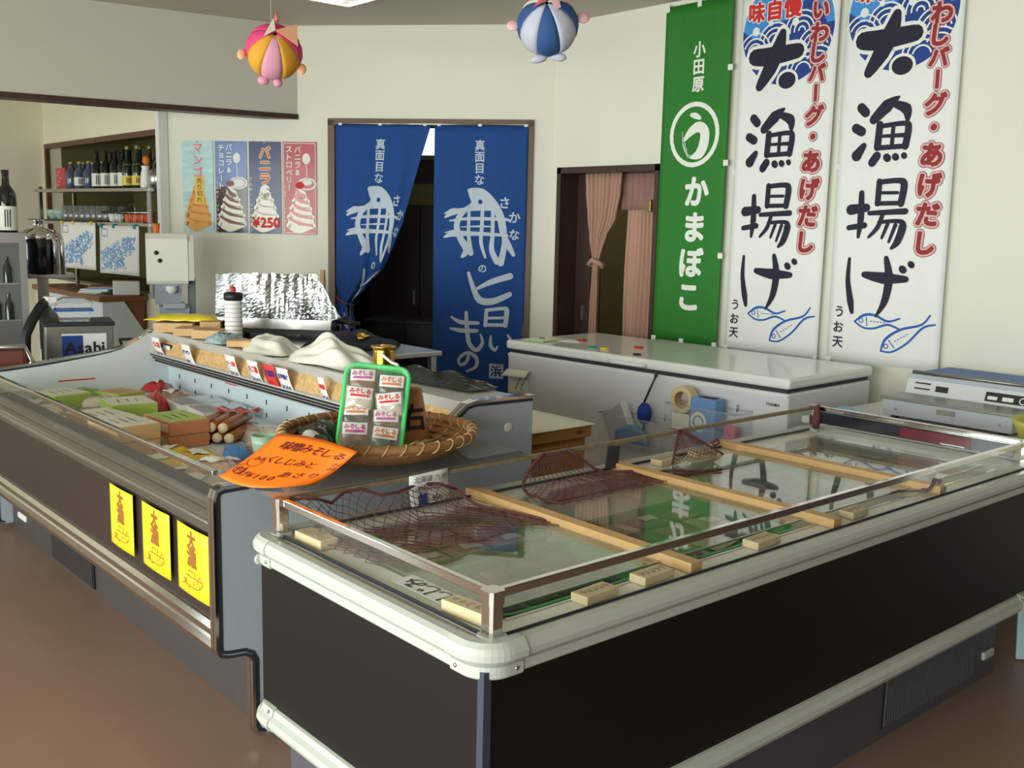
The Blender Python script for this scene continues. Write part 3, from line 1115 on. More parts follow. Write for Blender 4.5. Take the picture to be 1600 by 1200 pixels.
# glass guard: posts, rails, panes
GX0, GX1, GY0, GY1 = .042, FL - .045, .030, .867
pst = [(-.013, -.019), (.013, -.019), (.019, -.013), (.019, .013), (.013, .019), (-.013, .019), (-.019, .013), (-.019, -.013)]
for cx, cy in ((GX0, GY0), (GX1, GY0), (GX0, GY1), (GX1, GY1)):
    p = MB().prism([(cx + a * .9, cy + b * .9) for a, b in pst], 'z', .742, .812).build('guard_post', 'chrome', fz)
    MB().prism([(cx + a * 1.05, cy + b * 1.05) for a, b in pst], 'z', .812, .839).build('post_cap', 'chrome', p)
    MB().prism([(cx + a * 1.3, cy + b * 1.3) for a, b in pst], 'z', .732, .748).build('post_foot', 'trim_grey', p)
MB().cbox(GX0 + .018, GX1 - .018, GY0 - .008, GY0 + .008, .819, .838, .002).build('front_rail', 'chrome', fz)
MB().cbox(GX0 - .008, GX0 + .008, GY0 + .018, GY1 - .018, .819, .838, .002).build('end_rail', 'chrome', fz)
MB().cbox(GX1 - .008, GX1 + .008, GY0 + .018, GY1 - .018, .819, .838, .002).build('end_rail', 'chrome', fz)
MB().cbox(GX0 + .018, GX1 - .018, GY1 - .006, GY1 + .006, .822, .836, .002).build('rear_rail', 'rail_weathered', fz)
for nm, b in (('front_pane', (GX0 + .015, GX1 - .015, GY0 - .003, GY0 + .003)), ('rear_pane', (GX0 + .015, GX1 - .015, GY1 - .003, GY1 + .003)), ('end_pane', (GX0 - .003, GX0 + .003, GY0 + .015, GY1 - .015)), ('end_pane', (GX1 - .003, GX1 + .003, GY0 + .015, GY1 - .015))):
    MB().box(*b, .742, .824).build(nm, 'pane_glass', fz)
for a in ((GX0 + .015, GX1 - .015, GY0 - .007, GY0 - .0035), (GX0 + .015, GX1 - .015, GY1 + .0035, GY1 + .007)):
    MB().box(*a, .738, .745).build('pane_gasket', 'gasket', fz)
MB().box(GX0 - .007, GX0 - .0035, GY0 + .015, GY1 - .015, .738, .746).build('pane_gasket', 'gasket', fz)

# flat glass covers and the wooden bars across the opening
spans = [(1.30, 1.835, 'over the bay nearest the brown corner post'), (1.885, 2.435, 'over the bay with the big green tray'), (2.485, 3.025, 'over the bay with the netted packs'), (3.075, 3.53, 'over the bay farthest from the camera')]
for x0, x1, w in spans:
    o = MB().box(0, x1 - x0, 0, .64, 0, .005).build('glass_cover', 'lid_glass', loc=(x0, 1.545, .7385))
    tag(o, 'flat glass freezer cover ' + w, 'glass cover', 'flat glass covers on the island freezer')
    rbox('cover_edge', 'brushed', o, 0, x1 - x0, -.004, .0, 0, .0055, .001)
for i, (x0, x1, w) in enumerate(((1.848, 1.868, 'nearest'), (2.452, 2.462, 'middle'), (3.045, 3.052, 'farthest'))):
    o = MB().cbox(-.020, .020, -.43, .43, 0, .026, .002).build('wooden_bar', 'pine', loc=((x0 + x1) / 2, 1.877, .7365), rot=R(-.8 + .5 * i))
    tag(o, 'long planed wooden bar laid across the island freezer, %s of the three from the camera' % w, 'bar', 'wooden bars across the freezer')


# small written wooden price plates
def wood_tag(x, y, z, rz, label, w=.105, d=.048, h=.02, rx=0.0):
    t = thing('wooden_price_tag', label, 'price tag', (x, y, z), (rx, 0, R(rz)), 'wooden price tags on the freezer')
    MB().cbox(-w / 2, w / 2, -d / 2, d / 2, 0, h, .002).build('block', 'pine_pale', t)
    k = Ink()
    r = random.Random(int(x * 1000 + y * 77))
    for i in range(5):
        cx = -w * .36 + i * w * .17
        k.stroke([(cx, -.012 + r.uniform(0, .006)), (cx + .006, .004), (cx - .002, .012 + r.uniform(-.004, .002))], .0018, cap=False)
        k.stroke([(cx - .006, r.uniform(-.006, .008)), (cx + .008, r.uniform(-.006, .008))], .0016, cap=False)
    k.build('handwriting', mat('ink_faded', (110, 96, 70), .7), t, mp=lambda x_, z_, e: (x_, z_, h + .0006))
    return t


wood_tag(1.545, 1.478, .736, 4, 'written wooden price tag on the front ledge, nearest to the corner post')
wood_tag(1.735, 1.482, .736, 2, 'written wooden price tag on the front ledge beside the nearest wooden bar')
wood_tag(2.16, 1.485, .736, 3, 'written wooden price tag on the front ledge in front of the big green tray')
wood_tag(2.60, 1.487, .736, 2, 'written wooden price tag on the front ledge beside the middle wooden bar', .085)
wood_tag(2.66, 2.235, .736, 3, 'written wooden price tag on the rear ledge beside the middle wooden bar')
wood_tag(2.86, 2.235, .736, -4, 'written wooden price tag on the rear ledge near the farthest wooden bar')
wood_tag(1.262, 1.555, .736, 96, 'pale wooden price tag on the end ledge behind the corner post', .13, .045, .028)
wood_tag(1.262, 2.17, .736, 92, 'pale wooden price tag on the end ledge under the corner net', .12, .05, .025)


# trays and packed fish in the freezer
def tray(x0, x1, y0, y1, z, label, m='tray_green', hgt=.034):
    w, d = x1 - x0, y1 - y0
    t = thing('fish_tray', label, 'tray', (x0, y0, z + .0005), 0, 'green fish trays')
    r = .03
    def ring(o):
        pts = []
        for cx, cy, a0 in ((w - r, r, -90), (w - r, d - r, 0), (r, d - r, 90), (r, r, 180)):
            for k in range(4):
                a = R(a0 + 30 * k)
                pts.append((cx + (r + o) * math.cos(a), cy + (r + o) * math.sin(a)))
        return pts
    b = MB()
    rows = [(-.012, 0.002), (-.004, hgt - .004), (.004, hgt), (.010, hgt - .002)]
    vs = []
    n = 16
    for o, h in rows:
        vs += [(p[0], p[1], h) for p in ring(o)]
    fs = [(i * n + k, i * n + (k + 1) % n, (i + 1) * n + (k + 1) % n, (i + 1) * n + k) for i in range(len(rows) - 1) for k in range(n)]
    b.add(vs, fs)
    b.build('rim', m, t, thick=.002)
    MB().prism(ring(-.012), 'z', 0, .003).build('base', m, t)
    return t


def pack(x, y, z, w, d, h, rz, m, label, grp, lab=True, seed=0):
    """soft filled packet: puffed cushion with crimped ends and a printed label"""
    t = thing('packet', label, 'packet', (x, y, z), R(rz), grp)
    r = random.Random(seed + int(x * 991) + int(y * 577))
    ph = [r.uniform(0, 6) for _ in range(4)]
    def fn(u, v):
        a, b_ = 2 * u - 1, 2 * v - 1
        pf = (max(0, 1 - abs(a) ** 3) * max(0, 1 - abs(b_) ** 3)) ** .5
        bump = .14 * math.sin(u * 9 + ph[0]) * math.sin(v * 8 + ph[1]) + .10 * math.sin(u * 17 + v * 13 + ph[2])
        return (a * w / 2, b_ * d / 2, .002 + h * (.5 if z > .66 and z < .73 and y < 2.3 else 1) * pf * (.86 + bump))
    b = MB().grid(fn, 10, 8)
    b.add([(-w / 2, -d / 2, 0), (w / 2, -d / 2, 0), (w / 2, d / 2, 0), (-w / 2, d / 2, 0)], [(0, 3, 2, 1)])
    b.build('contents', m, t)
    if lab:
        MB().grid(lambda u, v: (lambda q: (q[0], q[1], q[2] + .0045))(fn(.28 + .44 * u, .3 + .4 * v)), 4, 3).build('paper_label', 'ink_white', t)
    return t


TZ = .714
rack = MB()
rack.box(1.30, 3.53, 1.51, 2.18, .698, .702)
o = rack.build('deck', 'cabinet_white', fz)
o.location = (-FX, -FY, 0)
tray(1.935, 2.37, 1.524, 1.90, TZ - .012, 'big bright green tray under the second glass cover, by the front ledge')
tray(1.32, 1.80, 1.524, 1.82, TZ - .012, 'green tray in the bay behind the corner post, by the front ledge')
tray(1.36, 1.80, 1.88, 2.14, TZ - .012, 'green tray in the nearest bay, by the rear ledge')
tray(2.52, 2.98, 1.72, 2.12, TZ - .012, 'green tray full of netted brown packs under the third glass cover')
n = 0
GP = 'fish packets in the island freezer'
for i in range(4):
    for j in range(2):
        pack(1.40 + i * .10, 1.64 + j * .13, TZ - .006, .09, .12, .028, rnd.uniform(-8, 8), ('pack_dark', 'wakame')[(i + j) % 2], 'dark seaweed packet, %s row of the corner-post tray, %s from the end' % (('front', 'rear')[j], ('first', 'second', 'third', 'fourth')[i]), GP + ' near the corner post', lab=False, seed=i)
for i in range(3):
    for j in range(2):
        pack(1.45 + i * .13, 1.95 + j * .12, TZ - .006, .12, .10, .03, rnd.uniform(-10, 10), 'pack_pale', 'pale fish packet by the rear ledge, %s row, %s from the end glass' % (('front', 'rear')[j], ('first', 'second', 'third')[i]), GP + ' by the rear ledge', seed=i)
for i in range(3):
    for j in range(3):
        pack(2.01 + i * .135, 1.63 + j * .115, TZ - .006, .12, .10, .018, rnd.uniform(-12, 12), ('pack_brown', 'pack_dark', 'pack_pale')[(i * 2 + j) % 3], 'flat fish packet in the big green tray, %s row, %s from the nearest bar' % (('front', 'middle', 'rear')[j], ('first', 'second', 'third')[i]), GP + ' in the big tray', lab=(i + j) % 3 == 0, seed=i)
for i in range(4):
    for j in range(3):
        pack(2.58 + i * .112, 1.79 + j * .13, TZ - .004, .10, .12, .04, rnd.uniform(-25, 25), ('pack_brown', 'wakame', 'pack_brown', 'pack_pale')[(i + j * 3) % 4], 'shellfish packet under the third glass cover, %s row, %s from the middle bar' % (('front', 'middle', 'rear')[j], ('first', 'second', 'third', 'fourth')[i]), GP + ' under the third cover', lab=(i == 0), seed=i)
for i in range(3):
    pack(3.17 + i * .13, 1.90, TZ - .012, .11, .16, .03, rnd.uniform(-8, 8), 'pack_pale', 'pale packet in the farthest freezer bay, %s from the farthest wooden bar' % ('first', 'second', 'third')[i], GP + ' in the farthest bay', seed=i)
pack(1.66, 1.62, TZ + .008, .14, .085, .016, 14, 'pack_dark', 'black flat packet with white label leaning on the front tray', GP)
pack(1.82, 1.60, TZ + .008, .05, .09, .016, -60, 'pack_pale', 'small clear packet lying beside the nearest wooden bar', GP, lab=False)
# written paper label lying at the end of the freezer
t = thing('paper_label', 'cream written label lying against the end glass of the freezer', 'label', (1.285, 1.74, .7375), R(90))
MB().box(-.09, .09, -.03, .03, 0, .0015).build('sheet', 'ink_white', t)
k = Ink().row('しじみ', -.075, .0, .06, bold=.02)
k.build('lettering', 'ink_navy', t, mp=lambda x, z, e: (x, z, .0022))


# ---------------------------------------------------------------- fishing nets draped over the guard
def net(name, label, fn, nu, nv, th=.0022, cords=(), loc=(0, 0, 0)):
    t = thing(name, label, 'net', loc)
    b = MB()
    vs = {}
    V = []
    F = []
    def vid(i, j):
        if (i, j) not in vs:
            vs[(i, j)] = len(V)
            p = fn(i / (2 * nu), j / (2 * nv))
            V.append((p[0] - loc[0], p[1] - loc[1], p[2] - loc[2]))
        return vs[(i, j)]
    for j in range(0, 2 * nv - 1):
        for i in range(1, 2 * nu, 1):
            if (i + j) % 2 == 1 and i + 1 <= 2 * nu and j + 2 <= 2 * nv:
                F.append((vid(i, j), vid(i + 1, j + 1), vid(i, j + 2), vid(i - 1, j + 1)))
    b.add(V, F)
    o = b.build('mesh', 'net_maroon', t)
    md = o.modifiers.new('twine', 'WIREFRAME')
    md.thickness = th
    md.use_even_offset = False
    for c in cords:
        MB().tube([(p[0] - loc[0], p[1] - loc[1], p[2] - loc[2]) for p in c], .0045, 6).build('edge_cord', 'net_maroon', t)
    return t


YR = FY + GY1 - .012


def net_corner(u, v):
    # dense heap in the rear left corner, hanging over the rail and falling onto the cover
    x = 1.255 + .50 * u + .10 * v * u
    y = YR - .01 - .34 * v ** 1.3 - .02 * math.sin(u * 14)
    z = .836 - .016 * math.sin(u * 8) ** 2 - (.088 * min(1, v * 2.2)) + .006 * math.sin(u * 23 + v * 9)
    z -= .03 * u * (1 - v)
    return (x, y, max(z, .7475 + .002 * math.sin(u * 31)))
cc = [[net_corner(u / 10, 0) for u in range(11)], [net_corner(1, v / 8) for v in range(9)]]
net('fishing_net', 'maroon fishing net heaped in the freezer corner below the orange sign', net_corner, 18, 9, .0030, cc, (1.5, YR - .1, .7445))


def net_mid(u, v):
    # hung from one point on the rear rail, spreading over the second cover
    a = (u - .5)
    w = .10 + .62 * v ** .8
    x = 2.165 + a * w + .18 * v * v
    y = YR - .006 - .30 * max(0, v - .22) ** 1.1
    z = .838 - .30 * v if v < .30 else .748 + .004 * math.sin(u * 17 + v * 21)
    return (x, y, max(z, .7475))
net('fishing_net', 'maroon fishing net hung from the rear rail and spread over the second cover', net_mid, 16, 12, .0024,
    [[net_mid(0, v / 12) for v in range(13)], [net_mid(1, v / 12) for v in range(13)]], (2.2, YR - .1, .7445))


def net_far(u, v):
    a = (u - .5)
    w = .015 + .26 * v
    x = 2.76 + a * w + .02 * v
    y = YR - .006 - .07 * v
    z = .838 - .092 * v + .004 * math.sin(u * 12) * v
    return (x, y, z)
net('fishing_net', 'small maroon net hanging like a tent from the rear rail', net_far, 11, 8, .0026,
    [[net_far(0, v / 8) for v in range(9)], [net_far(1, v / 8) for v in range(9)],
     [(2.86, YR - .06, .79), (2.885, YR - .075, .80), (2.90, YR - .07, .785), (2.885, YR - .06, .775), (2.87, YR - .065, .785)]], (2.76, YR - .04, .7445))
t = thing('net_bundle', 'dark maroon net bundle tied to the far corner post', 'net', (FX + GX1 - .03, FY + GY1 - .03, .75))
b = MB()
b.tube([(0, 0, 0), (-.004, .003, .03), (.004, 0, .06), (0, .004, .085), (.012, 0, .095)], .014, 8, rs=[.012, .02, .016, .011, .006])
b.tube([(.01, -.01, .045), (.05, -.025, .05), (.08, -.03, .03)], .008, 6, rs=[.01, .008, .003])
b.build('mesh', 'net_maroon', t)
t = thing('rope', 'brown cord looped round the near end of the farthest wooden bar', 'cord', (3.05, 1.50, .7445))
MB().tube([(-.035 + .0 * i, 0, 0) for i in range(1)] + [(-.028, -.02, .004), (-.02, -.03, .026), (.0, -.02, .032), (.022, -.03, .026), (.027, -.02, .002)], .006, 6).build('loop', 'net_maroon', t)
MB().tube([(-.03, -.02, .002), (-.07, .0, .002), (-.12, .03, .003), (-.17, .03, .003)], .004, 6).build('tail', 'net_maroon', t)

# added panel that paints a dark and red reflection inside the far end glass
t = thing('reflection_panel', 'dark panel with a red field painting the reflection in the far end glass of the freezer', 'board', (FX + GX1 - .020, 1.475, .7365), R(90))
MB().cbox(0, .77, -.004, .004, .036, .083, .001).build('panel', mat('reflection_navy', (26, 30, 40), .15, coat=.5), t)
Ink().rect(.15, .42, .040, .078).build('red_field', mat('reflection_red', (110, 30, 40), .2, coat=.4), t, mp=lambda x, z, e: (x, .0055, z))
Ink().rect(.17, .26, .040, .044).build('white_dash', 'ink_white', t, mp=lambda x, z, e: (x, .0065, z))
for x in (.06, .70):
    MB().box(x, x + .03, -.004, .004, 0, .036).build('foot', 'pane_glass', t)
# ---------------------------------------------------------------- open display case on the left
mat('case_panel', (176, 184, 194), .38, var=.02)
mat('case_inner', (214, 220, 222), .4, var=.015)
mat('case_back', (214, 228, 238), .35, var=.015)
mat('case_brown', (54, 43, 40), .3, var=.04)
mat('case_kick', (72, 66, 66), .42, var=.04)
mat('cork', (206, 166, 112), .7, var=.30, scale=60, bump=.3)
mat('card_white', (240, 238, 236), .5, var=.01)
mat('card_red', (226, 60, 54), .5, var=.02)
mat('card_yellow', (240, 226, 40), .5, var=.02)
mat('ink_purple', (70, 40, 120), .6)
mat('ink_rust', (160, 96, 34), .6)
CX, CY, CL = 1.20, 2.604, 2.709
dc = thing('display_case', 'long open refrigerated display case with cork price rail and glass front', 'display case', (CX, CY, 0))
SIDE = [(0, .325), (0, .765), (.006, .782), (.024, .79), (.16, .792), (.34, .807), (.62, .838), (.70, .851), (.76, .866), (.84, .905), (.885, .938), (.92, .945), (1.175, .941), (1.175, .06), (1.16, .035), (.14, .03), (.118, .04), (.11, .06), (.11, .265), (.10, .285), (.08, .297), (.025, .303), (.006, .31)]
for nm, y0, y1 in (('end_panel', 0, .03), ('end_panel', CL - .03, CL)):
    e = MB().prism(SIDE, 'y', y0, y1).build(nm, 'case_panel', dc)
    # metal edging round the panel, front edge and top
    path = [SIDE[i] for i in (15, 16, 17, 18, 19, 20, 21, 22, 0, 1, 2, 3, 4, 5, 6, 7, 8, 9, 10, 11, 12)]
    def edging(off0, off1, ya, yb, mname, pname):
        m = MB()
        n = len(path)
        nor = []
        for i in range(n):
            a = Vector(path[max(i - 1, 0)])
            b = Vector(path[min(i + 1, n - 1)])
            d = (b - a).normalized()
            nor.append(Vector((-d.y, d.x)))
        vs = []
        for i in range(n):
            p = Vector(path[i])
            for o in (off0, off1):
                q = p + nor[i] * o
                vs += [(q.x, ya, q.y), (q.x, yb, q.y)]
        fs = []
        for i in range(n - 1):
            a, b = i * 4, i * 4 + 4
            fs += [(a, a + 1, b + 1, b), (a + 2, b + 2, b + 3, a + 3), (a, b, b + 2, a + 2), (a + 1, a + 3, b + 3, b + 1)]
        fs += [(0, 2, 3, 1), (4 * n - 4, 4 * n - 3, 4 * n - 1, 4 * n - 2)]
        m.add(vs, fs)
        return m.build(pname, mname, e)
    edging(0.0, .009, y0 - .004, y0 + .012, 'chrome', 'edge_trim')
    edging(0.0, .009, y0 + .015, y1 + .003, 'chrome', 'edge_trim')
    edging(-.006, .004, y0 + .010, y0 + .017, 'gasket', 'edge_groove')
    edging(-.013, -.003, y0 - .0015, y0 + .001, 'gasket', 'panel_gasket')
    if y0 == 0:
        for bx, bz in ((1.064, .846), (.1305, .567)):
            MB().lathe([(.017, 0), (.017, .003), (.013, .005), (0, .005)], 16).build('plug', 'cabinet_white', e, loc=(bx, 0, bz), rot=(R(90), 0, 0))
Y0, Y1 = .03, CL - .03
# lower front, skirts and rails
MB().box(.012, .05, Y0, Y1, .38, .66).build('front_panel', 'case_brown', dc)
MB().box(.18, .22, Y0, Y1, 0, .31).build('kick_panel', 'case_kick', dc)
MB().box(.05, .18, Y0, Y1, .30, .34).build('underside', 'case_kick', dc)
MB().prism([(.05, .30), (.012, .30), (-.004, .306), (-.010, .325), (-.004, .345), (.0, .352), (-.004, .358), (-.004, .375), (.004, .392), (.05, .395)], 'y', Y0, Y1).build('lower_rail', 'chrome', dc)
MB().prism([(.05, .655), (.004, .655), (-.006, .660), (-.006, .672), (.006, .676), (.004, .690), (.010, .694), (.010, .712), (.018, .716), (.018, .732), (.04, .738), (.07, .738), (.07, .655)], 'y', Y0, Y1).build('upper_rail', 'brushed', dc)
MB().box(.036, .095, Y0, Y1, .735, .741).build('glass_gasket', 'gasket', dc)
MB().box(.012, .018, Y0, Y1, .735, .826).build('front_glass', 'pane_glass', dc)
MB().cbox(.006, .024, Y0, Y1, .822, .838, .003).build('glass_rail', 'chrome', dc)
v = MB().box(.172, .181, 1.53, 2.06, .02, .20).build('vent_recess', 'vent_dark', dc)
sl = MB()
for i in range(28):
    sl.box(.166, .174, 1.54 + i * .0185, 1.548 + i * .0185, .03, .19)
o = sl.build('vent_slats', 'case_kick', v)
o['kind'] = 'stuff'
MB().cbox(.168, .182, 2.44, 2.56, .085, .115, .008).build('base_plate', 'cabinet_white', dc)
# interior: tub, back panel, canopy with the cork price rail
MB().box(.07, 1.0, Y0, Y1, .34, .60).build('tub', 'case_inner', dc)
MB().box(.10, .985, Y0, Y1, .60, .631).build('deck', 'case_inner', dc)
MB().box(.07, .10, Y0, Y1, .60, .735).build('tub_wall', 'case_inner', dc)
bp = MB().box(.985, 1.0, Y0, Y1, .60, .79).build('back_panel', 'case_back', dc)
for i in range(13):
    for z in (.64, .70):
        MB().box(.982, .986, .25 + i * .19, .256 + i * .19, z, z + .022).build('panel_slot', 'gasket', bp)
MB().box(1.0, 1.165, Y0, Y1, .05, .79).build('rear_body', 'case_inner', dc)
MB().prism([(.90, .944), (.925, .899), (.935, .895), (.91, .832), (.895, .826), (.89, .812), (.905, .806), (.902, .795), (.918, .788), (.915, .776), (.93, .768), (1.0, .768), (1.17, .79), (1.17, .937), (.92, .942)], 'y', Y0, Y1).build('canopy', mat('canopy_grey', (196, 194, 188), .38, var=.02), dc)
MB().prism([(.930, .897), (.938, .894), (.913, .832), (.905, .835)], 'y', Y0, Y1).build('cork_strip', 'cork', dc)
for k in range(3):
    MB().prism([(.886 + k * .012, .822 - k * .017), (.892 + k * .012, .822 - k * .017), (.894 + k * .012, .814 - k * .017), (.888 + k * .012, .814 - k * .017)], 'y', Y0, Y1).build('air_louver', 'vent_dark', dc)
MB().box(.915, .928, 2.47, 2.60, .852, .884).build('thermometer', 'vent_dark', dc)
MB().box(.913, .916, 2.48, 2.56, .858, .878).build('thermometer_window', 'card_white', dc)
MB().prism([(p[0] + (.02 if p[0] < .6 else -.02), p[1] - .012 if p[1] > .6 else .6) for p in SIDE[2:13]] + [(1.0, .60), (.10, .60)], 'y', CL - .034, CL - .0302).build('inner_liner', 'case_inner', dc)
# red level marks on the inside
MB().box(.42, .60, CL - .0365, CL - .034, .71, .716).build('fill_mark', 'ink_red', dc)
MB().box(.982, .986, 1.88, 2.0, .745, .75).build('fill_mark', 'ink_red', dc)


# price cards clipped on the cork rail
def price_card(y, txt1, txt2, label, m='card_white', m1='ink_red', m2='ink_purple', w=.10, h=.125):
    t = thing('price_card', label, 'price card', (CX + .898, y, .862), (0, R(-22), 0), 'price cards on the cork rail')
    # local: y along the rail, z up the card; a slightly bowed card
    def mp(x, z, e):
        return (-.012 - e + .9 * (z ** 2) * 2.0, -x, z)
    MB().grid(lambda u, v: mp(-w / 2 + u * w, -h / 2 + v * h, 0), 4, 8).build('card', m, t, thick=.001)
    k = Ink()
    n = len(txt1)
    for i, ch in enumerate(txt1):
        k.char(ch, -w * .40 + w * .80 * (i + .5) / n, .025, min(.036, w * .8 / n * 1.15), bold=.05)
    k.build('name_lettering', m1, t, mp=mp, e=.0012)
    k = Ink()
    k.row(txt2, -w * .38, -.03, .036, bold=.03)
    k.build('price_lettering', m2, t, mp=mp, e=.0012)
    return t


price_card(5.17, 'うに蒲', '¥320', 'white price card at the far end of the cork rail')
price_card(4.80, 'きつパン', '180', 'white price card beside the rail thermometer', m1='ink_purple')
price_card(4.32, 'チーズ蒲', '¥630', 'white price card alone between two bare cork stretches')
price_card(4.105, 'たこ蒲', '¥600', 'white price card just left of the red price card')
price_card(3.955, '大漁揚', '3枚', 'red price card on the cork rail', m='card_red', m1='ink_purple', m2='ink_red')
price_card(3.835, '紅甲揚げ', '¥300', 'white price card just right of the red price card', m1='ink_purple')
price_card(3.52, '特価', '120', 'narrow white price card with red edges nearest the green tray', w=.05)

# yellow festival cards on the dark front
for y0, y1, lab in ((3.215, 3.42, 'leftmost yellow treasure-ship card on the dark case front'), (2.925, 3.14, 'middle yellow treasure-ship card on the dark case front'), (2.655, 2.868, 'yellow treasure-ship card nearest the case end panel')):
    w = y1 - y0
    t = thing('greeting_card', lab, 'card', (CX + .004, y1, .45), R(-90), 'yellow cards on the case front')
    mp = lambda x, z, e: (x, -.004 - e - .004 * math.sin(x * 14), z)
    MB().grid(lambda u, v: mp(u * w, v * .205 - .012, 0), 6, 6).build('card', 'card_yellow', t, thick=.0015)
    k = Ink()
    k.char('大', w * .5, .158, .055, bold=.055)
    k.char('漁', w * .5, .108, .068, bold=.045)
    k.build('lettering', 'ink_rust', t, mp=mp, e=.0015)
    k = Ink()
    cx = w * .5
    for p in ([(cx - .06, .035), (cx - .03, .018), (cx + .04, .018), (cx + .07, .04)], [(cx - .045, .045), (cx + .06, .045)], [(cx - .02, .045), (cx - .022, .062), (cx + .01, .062)], [(cx + .02, .045), (cx + .02, .066)], [(cx - .07, .012), (cx - .05, .018), (cx - .03, .010), (cx - .01, .016)], [(cx + .03, .03), (cx + .05, .058), (cx + .066, .04)]):
        k.stroke(p, .0032)
    for p in ((-.055, .024), (-.04, .03), (.05, .028), (.012, .03)):
        k.ring(cx + p[0], p[1], .004, .0065, seg=10)
    k.build('ship_drawing', 'ink_rust', t, mp=mp, e=.0015)

# ---------------------------------------------------------------- goods in the display case
mat('box_tan', (206, 168, 118), .6, var=.05)
mat('box_lime', (168, 196, 96), .5, var=.1)
mat('box_paper', (226, 222, 206), .5, var=.04)
mat('box_rust', (200, 130, 90), .55, var=.05)
mat('leaf_olive', (164, 152, 96), .5, var=.25, scale=40, stretch=(1, 8, 1))
mat('sausage', (146, 84, 26), .35, var=.25, scale=14, coat=.2)
mat('sausage_end', (226, 204, 170), .4, var=.1)
mat('pack_red', (190, 40, 44), .25, var=.25, scale=25, coat=.5)
mat('pack_yellow', (228, 196, 60), .3, var=.15, coat=.4)
mat('pack_clear', (206, 196, 182), .22, var=.18, scale=30, coat=.7)
mat('pack_fish', (188, 150, 130), .25, var=.2, scale=26, coat=.6)
mat('pack_lime', (150, 176, 96), .3, var=.2, scale=20, coat=.4)
mat('pack_blue', (70, 130, 190), .3, var=.25, scale=30, coat=.4)
DZ = .632


def gift_box(x, y, z, w, d, h, rz, label, body='box_tan', lid='box_paper', band=None, grp='boxed goods in the display case'):
    t = thing('gift_box', label, 'box', (x, y, z), R(rz), grp)
    MB().cbox(-w / 2, w / 2, -d / 2, d / 2, 0, h, .003).build('body', body, t)
    MB().box(-w / 2 + .006, w / 2 - .006, -d / 2 + .008, d / 2 - .008, h, h + .002).build('top_sheet', lid, t)
    if band:
        MB().box(-w / 2 - .0012, -w / 2, -d / 2 + .01, d / 2 - .01, h * .25, h * .85).build('side_print', band, t)
    k = Ink()
    for i in range(3):
        k.stroke([(-w * .25 + i * w * .2, -d * .2), (-w * .22 + i * w * .2, d * .15)], .004)
    k.build('handwriting', 'ink_black', t, mp=lambda a, b, e: (a, b, h + .0028))
    return t


gift_box(1.43, 3.90, DZ, .17, .26, .06, 4, 'tan gift box under another at the middle of the case', band='box_paper')
gift_box(1.43, 3.90, DZ + .063, .17, .26, .06, 5, 'tan gift box with white lid sheet on top of its twin')
gift_box(1.66, 3.95, DZ, .17, .24, .05, 0, 'rust-edged box with lime band at the bottom of its stack', 'box_rust', 'box_paper', 'box_paper')
gift_box(1.66, 3.95, DZ + .052, .17, .24, .055, 2, 'rust-edged box with lime top, upper one of its stack', 'box_rust', 'box_lime', 'box_paper')
gift_box(1.48, 4.28, DZ, .18, .26, .085, 8, 'wide tan box with white written top behind the two stacks', 'box_tan', 'box_paper')
gift_box(1.72, 4.62, DZ, .20, .22, .07, -6, 'lime green box lying at the far end of the case', 'box_lime', 'box_paper')
gift_box(1.55, 5.02, DZ, .18, .22, .07, 12, 'lime green box with white top nearest the far end panel', 'box_lime', 'box_paper')
gift_box(1.36, 4.72, DZ, .18, .22, .05, -8, 'pale green box by the front glass at the far end', 'box_lime', 'box_paper')
gift_box(1.80, 4.95, DZ, .16, .18, .06, 20, 'small lime box in the far rear corner of the case', 'box_lime', 'box_tan')
GC = 'packets in the display case'
def bag(x, y, z, w, d, h, rz, m, label, lab=True, sd=0):
    return pack(x, y, z, w, d, h, rz, m, label, GC, lab, sd)
bag(1.60, 4.40, DZ, .16, .20, .05, 30, 'leaf_olive', 'olive leaf-wrapped packet beside the wide tan box')
bag(1.78, 4.30, DZ, .16, .18, .05, -20, 'leaf_olive', 'olive leaf-wrapped packet near the white trays')
bag(1.88, 4.05, DZ, .15, .18, .05, 15, 'leaf_olive', 'olive leaf-wrapped packet behind the rust-edged boxes')
bag(1.37, 4.48, DZ, .15, .16, .05, 10, 'leaf_olive', 'olive leaf-wrapped packet by the front glass')
bag(1.35, 4.18, DZ, .10, .16, .06, -20, 'pack_lime', 'pale green packet standing by the front glass')
bag(2.02, 4.86, DZ, .22, .24, .06, 25, 'pack_fish', 'long fish packet with red ends at the rear far corner')
bag(2.03, 5.06, DZ + .03, .16, .12, .05, 40, 'pack_red', 'red and white packet propped in the rear far corner')
bag(1.90, 4.74, DZ, .08, .20, .08, -10, 'pack_red', 'dark red packet end sticking up behind the lime boxes', lab=False)
bag(1.45, 3.62, DZ, .15, .22, .03, 10, 'pack_yellow', 'yellow-edged flat packet in front of the tan boxes')
bag(1.60, 3.62, DZ, .15, .22, .03, -5, 'pack_yellow', 'yellow-edged flat packet in front of the sausages')
bag(1.62, 3.42, DZ, .18, .18, .035, 12, 'pack_red', 'red fish packet between the yellow and the clear packets', True)
bag(1.44, 3.38, DZ, .18, .16, .035, -14, 'pack_red', 'red fish packet close to the front glass', True)
